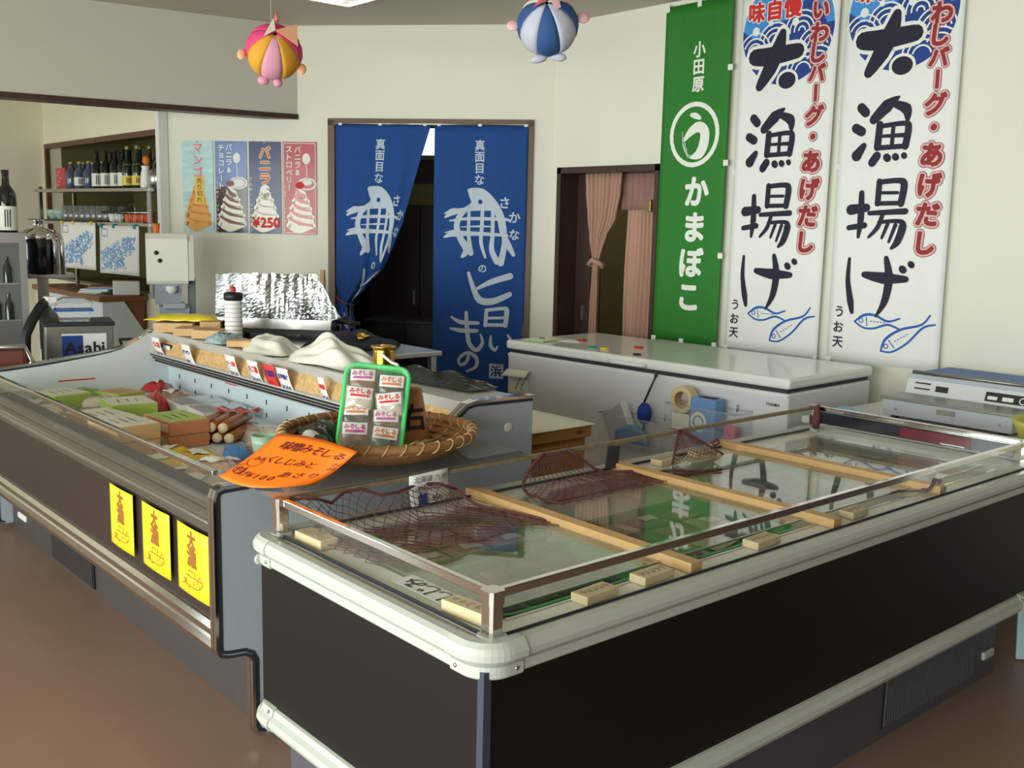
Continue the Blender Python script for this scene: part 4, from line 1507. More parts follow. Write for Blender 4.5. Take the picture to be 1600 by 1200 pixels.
for i, (x, y, r_, mm, lb) in enumerate(((1.40, 3.20, 14, 'pack_clear', 'clear packet by the front glass, left of its heap'), (1.56, 3.22, -10, 'pack_fish', 'pinkish clear packet in the middle of the heap'), (1.42, 3.03, 30, 'pack_clear', 'clear packet by the front glass in the heap'), (1.58, 3.04, 5, 'pack_clear', 'clear packet below the orange sign'), (1.40, 2.84, -12, 'pack_brown', 'brown fried packet nearest the case end panel'), (1.57, 2.86, 20, 'pack_clear', 'clear packet under the woven basket side'), (1.74, 3.12, -15, 'pack_fish', 'pinkish packet beside the celadon cup'), (1.75, 2.90, 12, 'pack_clear', 'clear packet at the rear end of the heap'), (1.78, 3.32, 0, 'pack_red', 'red packet beside the striped packet'))):
    bag(x, y, DZ, .17, .20, .05, r_, mm, lb, i % 2 == 0, i)
for i, (x, y, lb) in enumerate(((1.98, 3.62, 'clear crinkled packet at the rear, nearest the basket'), (1.98, 3.86, 'clear crinkled packet at the rear behind the sausages'), (1.94, 4.10, 'clear packet with white label between the rear trays'))):
    bag(x, y, DZ, .20, .20, .05, 8 * i, 'pack_clear', lb, i == 2, i)
for i, (x, y) in enumerate(((2.02, 4.32), (2.02, 4.56))):
    t = thing('white_tray', ('film-wrapped white tray with long label, nearer of the two at the rear', 'film-wrapped white tray with long label, farther of the two at the rear')[i], 'tray', (x, y, DZ), R(-5))
    MB().prism([(-.10, .0), (.10, 0), (.115, .05), (-.115, .05)], 'y', -.11, .11).build('tray', 'card_white', t)
    MB().box(-.09, .09, -.04, .04, .0505, .052).build('paper_label', 'card_white', t)
    MB().box(-.11, .11, -.105, .105, .0525, .0535).build('film', 'film', t)
# a second, looser layer that fills the well
for i, (x, y, w_, d_, h_, r_, mm, lb) in enumerate(((1.42, 4.95, .16, .20, .05, 22, 'pack_lime', 'pale green packet at the front far corner of the case'), (1.66, 4.80, .17, .13, .04, -14, 'pack_clear', 'clear packet across the lime boxes at the far end'),
        (1.70, 5.14, .18, .14, .06, 8, 'pack_lime', 'green packet leaning on the far end panel'), (1.38, 4.60, .14, .16, .05, -25, 'leaf_olive', 'olive packet between the pale green boxes'), (1.56, 4.55, .16, .14, .06, 15, 'pack_pale', 'brown striped packet lying behind the wide tan box'),
        (1.35, 3.62, .12, .16, .04, 6, 'pack_clear', 'clear packet wedged by the front glass before the tan boxes'), (1.50, 3.28, .18, .14, .05, -30, 'pack_pale', 'pale fried packet on the crest of the heap'), (1.49, 3.10, .17, .15, .05, 24, 'pack_clear', 'clear packet lying across the middle of the heap'),
        (1.66, 3.18, .16, .16, .045, -8, 'pack_clear', 'clear packet between the cup and the heap'), (1.48, 2.92, .18, .16, .05, 10, 'pack_brown', 'brown fried packet across the heap end'), (1.82, 3.02, .20, .20, .05, -22, 'pack_clear', 'clear packet under the basket at the rear'),
        (1.92, 3.28, .20, .20, .05, 12, 'pack_clear', 'clear packet at the rear panel beside the basket'), (1.56, 3.76, .14, .10, .03, 4, 'pack_yellow', 'small yellow packet tucked against the rust-edged boxes'))):
    bag(x, y, DZ + (.03 if i in (1, 6, 7, 9) else 0), w_, d_, h_, r_, mm, lb, i % 3 == 0, 20 + i)
# fried fish sausages, wrapped in a bundle with a red band
for i, (x, z) in enumerate(((-.085, .022), (-.035, .022), (.015, .022), (.065, .022), (-.06, .064), (-.01, .064), (.04, .064))):
    t = thing('fish_sausage', 'browned tubular fish sausage in the bundle, %s' % ('lower layer, nearest the gift boxes', 'lower layer, second from the gift boxes', 'lower layer, third from the gift boxes', 'lower layer, farthest from the gift boxes', 'upper layer, nearest the gift boxes', 'middle of the upper layer', 'upper layer, farthest from the gift boxes')[i], 'sausage', (1.87 + x * math.cos(R(-48)), 3.93 + x * math.sin(R(-48)), DZ + z + .004), R(-48), 'browned fish sausages in the bundle')
    L = .27
    MB().tube([(0, -L / 2, 0), (0, -L * .3, .002), (0, 0, .003), (0, L * .3, .002), (0, L / 2, 0)], .024, 12, rs=[.02, .024, .025, .024, .021]).build('skin', 'sausage', t)
    for sgn in (-1, 1):
        MB().tube([(0, sgn * (L / 2 - .006), 0), (0, sgn * (L / 2 + .012), 0)], .0195, 12).build('pale_end', 'sausage_end', t)
t = thing('wrapper_band', 'red and silver printed band round the sausage bundle', 'wrapper', (1.94, 3.98, DZ + .095), R(-48))
MB().grid(lambda u, v: (-.10 + .2 * u, -.035 + .07 * v, .008 * math.sin(u * 16) + .006), 10, 3).build('band', 'pack_red', t, thick=.002)
bag(1.86, 3.52, DZ + .01, .24, .12, .06, -25, 'pack_pale', 'brown and white striped packet with blue end by the sausages', False)
bag(1.70, 3.50, DZ + .02, .10, .12, .05, -25, 'pack_blue', 'blue packet end beside the striped packet', False)
t = MB().lathe([(.03, 0), (.034, .004), (.044, .05), (.046, .085), (.043, .085), (.040, .05), (.03, .01), (0, .008)], 20).build('cup', mat('celadon', (168, 196, 176), .25, var=.05), loc=(1.72, 3.32, DZ + .045))
tag(t, 'small celadon green cup in the display case behind the orange sign', 'cup')

# ---------------------------------------------------------------- sheet, basket and sign between case and freezer
t = MB().box(0, .86, 0, .325, 0, .005).build('acrylic_sheet', 'acrylic', loc=(1.20, 2.268, .8385))
tag(t, 'smoky clear sheet bridging freezer rail and display case under the basket', 'sheet')
mat('wicker', (150, 106, 62), .6, var=.3, scale=60, bump=.4)
mat('wicker_pale', (196, 160, 110), .6, var=.2)
BX, BY, BZ = 1.69, 2.535, .8445
bk = thing('woven_basket', 'shallow round woven bamboo basket holding soup packs', 'basket', (BX, BY, BZ))
NS, NR = 48, 7
rad = [(.0, .004), (.10, .004), (.19, .006), (.235, .022), (.262, .042), (.28, .062)]
b = MB()
b.lathe([(r_, h) for r_, h in rad], 48, cap=False)
b.build('bowl', 'wicker', bk, thick=.006)
for kx in range(24):
    a = 2 * PI * kx / 24
    MB().tube([(r_ * math.cos(a + .0), r_ * math.sin(a), h + .004) for r_, h in rad[1:]], .004, 5, flat=.5).build('rib', 'wicker_pale', bk)
for r_, h in ((.21, .018), (.24, .032), (.262, .05)):
    pts = []
    for kx in range(96):
        a = 2 * PI * kx / 96
        w = .004 * math.sin(kx * PI / 2)
        pts.append(((r_ + w) * math.cos(a), (r_ + w) * math.sin(a), h))
    MB().tube(pts, .005, 5, closed=True).build('weave_strand', 'wicker', bk)
MB().tube([(.284 * math.cos(2 * PI * k_ / 48), .284 * math.sin(2 * PI * k_ / 48), .068) for k_ in range(48)], .014, 8, closed=True).build('rim', 'wicker', bk)
for kx in range(36):
    a = 2 * PI * kx / 36
    pts = []
    for q in range(8):
        b_ = 2 * PI * q / 8
        aa = a + .035 * math.sin(b_)
        rr = .284 + .0155 * math.cos(b_)
        pts.append((rr * math.cos(aa), rr * math.sin(aa), .068 + .0155 * math.sin(b_)))
    MB().tube(pts, .0022, 4, closed=True).build('rim_lashing', 'wicker_pale', bk)


# green tray standing in the basket with eight soup packs
VT = math.atan2(-(BX), BY)
gt = thing('display_tray', 'bright green tray standing upright in the basket, filled with soup packs', 'tray', (1.632, 2.50, .858), (R(-24), R(5), R(-38)))
w, h, r0 = .185, .262, .03
def tr(o):
    pts = []
    for cx, cz, a0 in ((w / 2 - r0, r0, -90), (w / 2 - r0, h - r0, 0), (-w / 2 + r0, h - r0, 90), (-w / 2 + r0, r0, 180)):
        for k_ in range(5):
            a = R(a0 + 22.5 * k_)
            pts.append((cx + (r0 + o) * math.cos(a), cz + (r0 + o) * math.sin(a)))
    return pts
mat('tray_bright', (74, 214, 120), .3, var=.05, coat=.3)
MB().prism(tr(-.010), 'y', .012, .015).build('base', 'tray_bright', gt)
vs = []
for o, d in ((-.010, .013), (-.004, -.014), (.004, -.018), (.007, -.012)):
    vs += [(p[0], d, p[1]) for p in tr(o)]
MB().add(vs, [(i * 20 + k_, i * 20 + (k_ + 1) % 20, (i + 1) * 20 + (k_ + 1) % 20, (i + 1) * 20 + k_) for i in range(3) for k_ in range(20)], True).build('rim', 'tray_bright', gt, thick=.0025)
mat('ink_magenta', (206, 70, 150), .5)
packs = [(-.042, .215, 'pink', 'tan'), (.045, .205, 'orange', 'dark'), (-.045, .158, 'red', 'pale'), (.046, .150, 'red', 'pale'), (-.048, .108, 'orange', 'dark'), (.040, .098, 'pink', 'tan'), (-.046, .05, 'pink', 'tan'), (.042, .045, 'orange', 'wakame')]
inkm = {'pink': 'ink_magenta', 'orange': 'ink_orange', 'red': 'ink_red'}
cont = {'tan': 'pack_brown', 'dark': 'pack_dark', 'pale': 'pack_clear', 'wakame': 'wakame'}
GM = gt.matrix_basis.copy()
for i, (x, z, ik, ct) in enumerate(packs):
    pos = Matrix.LocRotScale(gt.location, gt.rotation_euler, None) @ Vector((x, -.002 - .006 * (i // 2 % 2), z))
    t = thing('soup_pack', 'soup pack with %s printed label, %s in the upright green tray' % (ik if ik != 'pink' else 'magenta', ('top left', 'top right', 'second row left', 'second row right', 'third row left', 'third row right', 'bottom left', 'bottom right')[i]), 'packet', pos, (R(-20 + rnd.uniform(-5, 5)), R(rnd.uniform(-8, 8)), R(-38 + rnd.uniform(-4, 4))), 'soup packs in the upright tray')
    ph = rnd.uniform(0, 6)
    def fn(u, v, ph=ph):
        a, b_ = 2 * u - 1, 2 * v - 1
        pf = (max(0, 1 - abs(a) ** 3) * max(0, 1 - abs(b_) ** 3)) ** .5
        return (a * .042, -.004 - .016 * pf * (.9 + .18 * math.sin(u * 9 + ph) * math.sin(v * 11)), b_ * .038)
    MB().grid(fn, 10, 10).build('pouch', cont[ct], t, thick=.001)
    def mp(x_, z_, e):
        q = fn((x_ / .042 + 1) / 2, (z_ / .038 + 1) / 2)
        return (q[0], q[1] - .002 - e, q[2])
    MB().grid(lambda u, v: mp(-.036 + .072 * u, -.002 + .036 * v, 0), 6, 4).build('header', 'card_white', t)
    Ink().rect(-.028, .028, .004, .011).build('print_bar', inkm[ik], t, mp=mp, e=.001, cut=.01)
    k = Ink()
    for q, ch in enumerate('みそしる'):
        k.char(ch, -.024 + q * .016, .021, .017, bold=.04)
    k.build('lettering', inkm[ik], t, mp=mp, e=.001)
MB().grid(lambda u, v: (-w / 2 + .004 + u * (w - .008), -.030 - .006 * math.sin(u * 12) * math.sin(v * 9), .004 + v * (h - .008)), 12, 12).build('film', 'film', gt)
# tapered wooden tub and loose seaweed packs in the basket
tb = thing('wooden_cone', 'tapered brown wooden vessel with brushed black character in the basket', 'vessel', (1.83, 2.57, .857))
MB().lathe([(.066, 0), (.064, .01), (.035, .165), (.032, .168), (.028, .166), (.05, .01)], 24).build('body', mat('amber_wood', (160, 102, 48), .4, var=.12, scale=10, stretch=(1, 1, .2)), tb)
def mpc(x, z, e):
    rr = .066 - .031 * z / .165 + e
    a = R(-128) + x / .05
    return (rr * math.cos(a), rr * math.sin(a), z)
Ink().char('右', .012, .085, .085, bold=.03).build('character', 'ink_black', tb, mp=mpc, cut=.012, e=.001)
for i, (x, y, z, rz, mm, lb) in enumerate(((1.50, 2.62, .0, 30, 'wakame', 'dark seaweed pack leaning at the basket left'), (1.56, 2.70, .0, -20, 'pack_dark', 'black and white seaweed pack behind the upright tray'), (1.46, 2.54, .0, 70, 'pack_brown', 'brown pack at the basket edge above the orange sign'), (1.62, 2.74, .0, 10, 'wakame', 'dark green pack at the rear of the basket'))):
    t = pack(x, y, .868 + z, .11, .10, .05, rz, mm, lb, 'loose packs in the basket', i == 0, i)
    t.rotation_euler = (R(14), R(-16), R(rz))
t = thing('dried_seaweed', 'pale dried seaweed strips in the basket beside the wooden vessel', 'seaweed', (1.72, 2.42, .868))
for i in range(7):
    MB().tube([(-.05 + i * .012, -.02 + .006 * i, .004), (-.01 + i * .012, .0, .012 + .004 * (i % 3)), (.03 + i * .013, .02 - .004 * i, .016 + .006 * (i % 2))], .004, 5).build('strip', ('pack_pale', 'leaf_olive')[i % 2], t)

# orange handwritten sign
mat('paper_orange', (255, 122, 10), .55, var=.015)
sg = thing('paper_sign', 'fluorescent orange handwritten price sign leaning on the basket', 'sign', (1.32, 2.45, .846))
PB = [(1.165, 2.545, .849), (1.168, 2.40, .8465), (1.226, 2.312, .8465), (1.335, 2.285, .850)]
PT = [(1.448, 2.717, .905), (1.505, 2.65, .918), (1.545, 2.575, .922), (1.572, 2.452, .905)]
def cub(P, t):
    i = min(2, int(t * 3))
    f = t * 3 - i
    return [P[i][d] + (P[i + 1][d] - P[i][d]) * f for d in range(3)]
SB0, SB1, ST0, ST1 = (1.173, 2.523, .850), (1.333, 2.297, .850), (1.338, 2.50, .950), (1.424, 2.235, .937)
def mps(x, z, e):
    # x 0..1 along the sheet, z 0..1 up the sheet
    p = [(1 - z) * ((1 - x) * SB0[d] + x * SB1[d]) + z * ((1 - x) * ST0[d] + x * ST1[d]) for d in range(3)]
    bow = math.sin(PI * x)
    p[2] += .012 * bow * z - .006 * math.sin(PI * z) + e * .8
    p[0] -= .060 * bow * (1 - z)
    p[1] -= .050 * bow * (1 - z)
    p[2] = max(p[2], .8442 + e)
    return (p[0] - 1.32 - e * .6, p[1] - 2.45 - e * .35, p[2] - .846)
MB().grid(lambda u, v: mps(u, v, 0), 14, 12).build('sheet', 'paper_orange', sg, thick=.0008)
mat('ink_maroon', (104, 20, 24), .6)
k = Ink()
def line(txt, x0, x1, z, s, **kw):
    n = len(txt)
    for i, ch in enumerate(txt):
        k.char(ch, x0 + (x1 - x0) * (i + .5) / n, z, s, sx=.85, bold=.012, **kw)
line('味噌みそしる', .22, .96, .80, .165, shear=.15)
line('みそ', .10, .24, .50, .10)
line('くしじみと', .24, .80, .54, .14, shear=.15)
line('あさり', .56, .94, .30, .14, shear=.12)
line('付', .06, .18, .24, .16)
line('け¥100', .17, .58, .20, .13, shear=.15)
k.ring(.15, .45, .085, .093, 150, 420, k=1.2)
k.ring(.12, .26, .085, .093, 100, 300, k=1.2)
k.column('お品', .955, .62, .09, .11)
k.build('handwriting', 'ink_maroon', sg, mp=mps, cut=.06, e=.0022)
# white handwritten label inside the rear glass
t = thing('paper_label', 'white handwritten price label hanging inside the rear glass of the freezer', 'label', (1.675, 2.262, .746))
MB().grid(lambda u, v: (-.066 + .134 * u + .008 * (1 - v), .004 * math.sin(v * 3), .002 + .09 * v + .006 * u), 4, 4).build('sheet', 'card_white', t, thick=.0008)
mpl = lambda x, z, e: (x, -.004 - e + .004 * math.sin(z / .09 * 3) - .001, z)
k = Ink().row('北海道 九州', -.052, .078, .021)
k.row('沖縄は以外', -.048, .052, .021)
k.row('950', .012, .02, .022, bold=.02)
k.build('handwriting', 'ink_black', t, mp=mpl)
Ink().char('鮭', -.02, .022, .034, bold=.05).build('stamp', 'ink_deep_blue', t, mp=mpl)
t = rbox('dark_tag', 'gasket', None, -.03, .03, -.003, .003, 0, .075, .002, loc=(2.42, 2.262, .7475), rot=(0, R(6), 0))
tag(t, 'small dark blank tag standing inside the rear glass of the freezer', 'tag')
# ---------------------------------------------------------------- white chest freezer by the banners
mat('enamel_white', (238, 238, 236), .22, var=.01, coat=.4)
mat('enamel_body', (226, 226, 230), .32, var=.01)
mat('magnet_red', (200, 40, 40), .4)
mat('magnet_teal', (30, 140, 130), .4)
mat('magnet_yellow', (230, 200, 50), .4)
mat('paper_cream', (240, 238, 220), .7, var=.01)
glass('clear_plastic', (253, 254, 254), .0, rough=.05, opacity=.12, body=(250, 250, 252), fres=1.35)
CF = (3.70, 4.27, 0)
CR = R(-87.7)


def on_chest(x, y, z):
    c, s = math.cos(CR), math.sin(CR)
    return (CF[0] + x * c - y * s, CF[1] + x * s + y * c, z)


ch = thing('chest_freezer', 'long white chest freezer standing below the banners', 'freezer', CF, CR)
MB().cbox(0, 1.77, .0, .72, .06, .838, .010).build('body', 'enamel_body', ch)
MB().box(.012, 1.758, .008, .712, .834, .860).build('seal', 'gasket', ch)
MB().cbox(-.008, 1.778, -.012, .725, .856, .905, .014).build('lid', 'enamel_white', ch)
MB().box(.004, 1.766, -.004, .002, .818, .830).build('front_lip', 'enamel_white', ch)
h = MB()
h.tube([(.75, -.008, .872), (.765, -.03, .874), (.80, -.038, .874), (.94, -.038, .874), (.975, -.03, .874), (.99, -.008, .872)], .010, 8)
h.build('handle', 'enamel_white', ch)
Ink().row('TOSHIBA', 1.66, .782, .017, bold=.03).build('logo', 'ink_black', ch, e=.0015)
for x in (.1, 1.67):
    for y in (.1, .62):
        MB().lathe([(.03, 0), (.03, .02), (.018, .03), (.018, .062)], 10).build('caster', 'black', ch, loc=(x, y, 0))
for x, y, mm, lb in ((.67, .315, 'magnet_red', 'red magnet alone in the middle of the chest freezer lid'), (.514, .122, 'magnet_teal', 'teal magnet on the chest freezer lid'), (.608, .116, 'magnet_yellow', 'yellow magnet on the chest freezer lid'), (.278, .302, 'magnet_red', 'red magnet on the loose paper on the chest freezer lid')):
    o = MB().cbox(-.022, .022, -.014, .014, 0, .010, .004).build('magnet', mm, loc=on_chest(x, y, .9052 + (.002 if x < .3 else 0)), rot=CR)
    tag(o, lb, 'magnet', 'magnets on the freezer lid')
t = thing('booklet', 'green-covered booklet lying on the left end of the chest freezer lid', 'booklet', on_chest(.13, .15, .9052), CR + R(8))
MB().box(-.075, .075, -.11, .11, 0, .006).build('cover', mat('cover_green', (150, 190, 110), .5), t)
MB().box(-.065, .065, -.10, .10, .006, .008).build('page', 'paper_cream', t)
MB().cbox(-.03, .0, -.01, .01, .008, .014, .003).build('clip', 'magnet_teal', t)
o = MB().grid(lambda u, v: (-.08 + .16 * u, -.055 + .11 * v, .001 + .004 * math.sin(u * 5) * v), 6, 4).build('paper_sheet', 'paper_cream', loc=on_chest(.245, .24, .9052), rot=CR + R(15), thick=.001)
tag(o, 'loose cream paper lying on the chest freezer lid', 'paper')
o = MB().tube([(.018 * math.cos(a * PI / 8), .018 * math.sin(a * PI / 8), .004) for a in range(16)], .004, 6, closed=True).build('rubber_ring', 'gasket', loc=on_chest(.858, .075, .9052))
tag(o, 'small dark rubber ring on the chest freezer lid above the handle', 'ring')
# taped leaflet with folded flap
t = thing('leaflet', 'pale leaflet with folded flap taped to the left of the chest freezer front', 'leaflet', on_chest(.10, -.001, .62), CR)
MB().box(-.07, .07, -.003, 0, 0, .12).build('sheet', 'paper_cream', t)
MB().grid(lambda u, v: (-.09 + .18 * u, -.004 - .045 * v, .125 - .035 * v * v + .006 * u), 4, 4).build('flap', 'paper_cream', t, thick=.001)
k = Ink().stroke([(-.03, .02), (.02, .10)], .006).stroke([(.0, .0), (.05, .09)], .004)
k.disc(.02, .05, .006).disc(.03, .02, .004)
k.build('print', mat('ink_teal', (70, 150, 150), .6), t, e=.004)


# two clear bins hooked on the freezer front
def clear_bin(x0, x1, z0, z1, label):
    t = thing('clear_bin', label, 'bin', on_chest(x0, -.135, z0), CR)
    w, d, h = x1 - x0, .13, z1 - z0
    b = MB()
    b.add([(0, 0, 0), (w, 0, 0), (w, d, 0), (0, d, 0), (0, 0, h), (w, 0, h), (w, d, h), (0, d, h)], [(0, 3, 2, 1), (0, 1, 5, 4), (1, 2, 6, 5), (3, 0, 4, 7)])
    b.build('shell', 'clear_plastic', t)
    MB().tube([(0, 0, h), (w, 0, h), (w, d, h), (0, d, h)], .004, 6, closed=True).build('rim', 'clear_plastic', t)
    for q in (.08, w - .08):
        MB().tube([(q, d + .002, h + .02), (q, d - .004, h + .02), (q, d - .006, h - .01)], .003, 6).build('hook', 'steel', t)
    return t
clear_bin(.80, 1.195, .490, .630, 'clear plastic bin with grey card and duster on the chest freezer front')
clear_bin(1.21, 1.60, .575, .735, 'clear plastic bin with tape roll and blue box on the chest freezer front')
t = thing('grey_card', 'folded grey card sticking out of the left clear bin', 'card', on_chest(.92, -.09, .5), (R(-6), R(-32), CR))
MB().box(-.07, .07, -.002, 0, 0, .17).build('face', mat('card_grey', (176, 176, 180), .6), t)
MB().box(.07, .085, -.002, .03, 0, .175).build('spine', 'card_white', t)
t = thing('duster', 'blue round duster with thin brown handle in the left clear bin', 'duster', on_chest(1.03, -.06, .50), CR)
MB().ball((0, 0, .15), .04, .03, .055).build('head', mat('duster_blue', (34, 66, 150), .8, var=.2, scale=60), t)
MB().tube([(-.02, .0, .17), (.02, .01, .27), (.05, .012, .335)], .0055, 6).build('handle', 'dark_wood', t)
MB().ball((.052, .012, .34), .010).build('handle_knob', 'dark_wood', t)
MB().tube([(0, 0, .005), (0, 0, .1)], .006, 6).build('shaft', 'dark_wood', t)
t = thing('polka_dot_pouch', 'blue and pink dotted pouch lying in the left clear bin', 'pouch', on_chest(1.0, -.075, .494), CR)
MB().grid(lambda u, v: (-.10 + .2 * u, -.035, .012 + .09 * v * (1 - .5 * (2 * u - 1) ** 2)), 8, 3).build('front', 'pack_blue', t, thick=.02)
k = Ink()
for i in range(10):
    k.disc(-.07 + .015 * i, .03 + .02 * (i % 3), .004)
k.build('dots', 'ink_magenta', t, mp=lambda x, z, e: (x, -.047, z))
t = thing('tape_roll', 'wide roll of cream packing tape standing in the right clear bin', 'tape roll', on_chest(1.275, -.075, .755), CR)
b = MB()
ns = 28
for y0 in (0,):
    vs = []
    for i in range(ns):
        a = 2 * PI * i / ns
        for rr, yy in ((.042, -.025), (.062, -.025), (.062, .025), (.042, .025)):
            vs.append((rr * math.cos(a), yy, rr * math.sin(a)))
    b.add(vs, [(i * 4 + k_, i * 4 + (k_ + 1) % 4, ((i + 1) % ns) * 4 + (k_ + 1) % 4, ((i + 1) % ns) * 4 + k_) for i in range(ns) for k_ in range(4)])
b.build('roll', mat('tape_cream', (228, 210, 158), .4), t)
b = MB()
vs = []
for i in range(ns):
    a = 2 * PI * i / ns
    for rr, yy in ((.037, -.026), (.042, -.026), (.042, .026), (.037, .026)):
        vs.append((rr * math.cos(a), yy, rr * math.sin(a)))
b.add(vs, [(i * 4 + k_, i * 4 + (k_ + 1) % 4, ((i + 1) % ns) * 4 + (k_ + 1) % 4, ((i + 1) % ns) * 4 + k_) for i in range(ns) for k_ in range(4)])
b.build('core', 'box_tan', t)
t = thing('paper_block', 'stack of pale note paper under the tape roll in the right clear bin', 'paper', on_chest(1.275, -.07, .579), CR)
MB().cbox(-.05, .05, -.03, .03, 0, .112, .003).build('block', 'paper_cream', t)
MB().box(-.051, .051, -.031, .031, .03, .036).build('band', 'magnet_red', t)
t = thing('tissue_box', 'light blue box with dark slot standing in the right clear bin', 'box', on_chest(1.40, -.07, .579), CR)
MB().cbox(-.07, .07, -.035, .035, 0, .20, .004).build('body', mat('box_blue', (120, 160, 220), .5, var=.03), t)
MB().box(-.035, .05, -.02, .02, .20, .203).build('slot', 'gasket', t)
Ink().ring(-.02, .09, .03, .045).disc(-.02, .09, .022).build('print', 'card_white', t, mp=lambda x, z, e: (x, -.0362, z))
t = rbox('pink_packet', mat('pink', (226, 110, 140), .5), None, -.03, .03, -.02, .02, 0, .09, .006, loc=on_chest(1.535, -.07, .579), rot=CR)
tag(t, 'small pink packet at the right end of the right clear bin', 'packet')

# small wooden drawer chest behind the display case
wc = thing('drawer_chest', 'small brown wooden drawer chest with white paper on top', 'drawer chest', (2.42, 2.84, 0))
mat('oak', (170, 118, 56), .5, var=.12, scale=8, stretch=(1, 1, 6))
MB().box(.0, .47, .012, .40, 0, .735).build('carcass', 'oak', wc)
MB().cbox(-.005, .485, -.008, .405, .70, .748, .003).build('top_board', 'oak', wc)
for i in range(5):
    z0 = .08 + i * .122
    d = MB().cbox(.012, .458, .0, .014, z0, z0 + .112, .003).build('drawer', 'oak', wc)
    MB().cbox(.21, .26, -.012, .0, z0 + .05, z0 + .062, .003).build('pull', 'brass', d)
MB().box(.405, .435, -.011, -.008, .718, .730).build('name_plate', 'brass', wc)
o = MB().grid(lambda u, v: (-.02 + .52 * u, -.02 + .44 * v, .001 + .003 * math.sin(u * 3) * math.sin(v * 4)), 6, 6).build('paper_sheet', 'paper_cream', loc=(2.42, 2.84, .7495), thick=.0015)
tag(o, 'white paper sheet covering the small drawer chest', 'paper')
o = MB().tube([(0, 0, .008), (.05, .02, .010), (.09, .025, .016)], .009, 8).build('plastic_grip', 'card_white', loc=(2.60, 3.0, .7525))
tag(o, 'short white plastic grip lying on the drawer chest paper', 'grip')

# ---------------------------------------------------------------- counter and wrapping machine on the right
ct = thing('side_counter', 'pale counter along the right wall carrying the wrapping machine', 'counter', (3.80, .95, 0))
MB().cbox(0, .80, 0, 1.50, .72, .75, .004).build('top', mat('counter_pale', (226, 224, 214), .35, var=.02), ct)
for x in (.03, .74):
    for y in (.03, 1.44):
        MB().box(x, x + .03, y, y + .03, 0, .72).build('leg', 'steel', ct)
wm = thing('wrapping_machine', 'grey tabletop film wrapping machine with blue top plate', 'wrapping machine', (4.08, 2.235, .751), R(-90))
mat('machine_grey', (186, 190, 200), .35, var=.03)
mat('machine_steel', (150, 148, 140), .35, metal=.7, var=.08)
mat('plate_blue', (40, 92, 176), .45, var=.08)
MB().cbox(0, .55, 0, .50, .012, .082, .004).build('base', 'machine_grey', wm)
MB().cbox(-.006, .56, -.012, .16, .080, .094, .003).build('heat_plate', 'machine_steel', wm)
MB().prism([(.16, .09), (.52, .09), (.52, .16), (.185, .16)], 'x', .012, .56).build('upper_body', mat('machine_white', (222, 224, 226), .35, var=.02), wm)
MB().cbox(.005, .575, .175, .20, .158, .176, .003).build('film_bar', 'machine_grey', wm)
MB().cbox(.035, .57, .215, .50, .170, .182, .003).build('top_plate', 'plate_blue', wm)
MB().tube([(.02, .205, .182), (.57, .205, .182)], .008, 8).build('cutter_rod', 'machine_steel', wm)
def mpm(x, z, e):
    f = (z - .09) / .07
    return (x, .16 + .025 * f - .0015 - e, z)
Ink().rect(.05, .12, .137, .143).rect(.05, .12, .114, .120).rect(.145, .20, .112, .136).build('label_print', 'vent_dark', wm, mp=mpm)
Ink().rect(.36, .54, .104, .142).build('control_panel', 'vent_dark', wm, mp=mpm)
Ink().rect(.37, .41, .112, .126).rect(.43, .475, .112, .128).build('button', 'card_white', wm, mp=mpm, e=.002)
Ink().ring(.512, .121, .010, .014).build('dial', 'card_white', wm, mp=mpm, e=.002)
MB().box(.24, .32, -.002, 0, .045, .067).build('name_plate', 'machine_steel', wm)
for x in (.06, .5):
    MB().lathe([(.006, 0), (.006, .003)], 8).build('screw', 'steel', wm, loc=(x, 0, .04), rot=(R(90), 0, 0))
for x in (.04, .5):
    for y in (.04, .45):
        MB().lathe([(.016, 0), (.016, .013)], 10).build('foot', 'black', wm, loc=(x, y, 0))
t = pack(4.0, 2.36, .7505, .15, .12, .03, 10, 'pack_blue', 'pale blue crumpled packet beside the wrapping machine', None, False, 3)
t.children[0].data.materials[0] = mat('film_blue', (160, 200, 236), .3, var=.2, scale=20)
o = MB().lathe([(.10, 0), (.14, .01), (.17, .08), (.18, .10), (.172, .10), (.13, .02), (0, .015)], 24).build('basin', mat('yellow_green', (206, 200, 84), .45, var=.05), loc=(4.03, 1.478, .751))
tag(o, 'yellow-green plastic basin beside the wrapping machine at the picture edge', 'basin')
t = thing('board', 'pale blue board leaning behind the far end of the island freezer', 'board', (3.745, 1.452, .006), (R(-8), 0, R(-48)))
MB().cbox(0, .20, 0, .012, 0, .24, .003).build('panel', mat('board_blue', (176, 206, 214), .5, var=.03), t)

# ---------------------------------------------------------------- things on top of the display case and on the table behind
CT = .9455
wt = thing('work_table', 'steel work table behind the display case', 'table', (2.40, 3.95, 0))
MB().cbox(0, .60, 0, 1.70, .895, .92, .004).build('top', 'steel', wt)
for x in (.02, .55):
    for y in (.02, 1.65):
        MB().box(x, x + .03, y, y + .03, 0, .895).build('leg', 'steel', wt)
MB().box(.02, .58, .02, 1.68, .25, .27).build('lower_shelf', 'steel', wt)
t = thing('snack_packet', 'bright yellow packet lying on cardboard boxes at the far end of the case', 'packet', (2.25, 5.18, CT + .052), R(-42))
MB().grid(lambda u, v: ((u - .5) * .40, (v - .5) * .16 + .002 * math.sin(u * 20), .004 + .03 * (max(0, 1 - abs(2 * u - 1) ** 4) * max(0, 1 - abs(2 * v - 1) ** 3)) + .002 * math.sin(u * 26 + v * 7)), 20, 8).build('pouch', mat('foil_yellow', (232, 202, 36), .3, var=.15, scale=20, coat=.4), t, thick=.002)
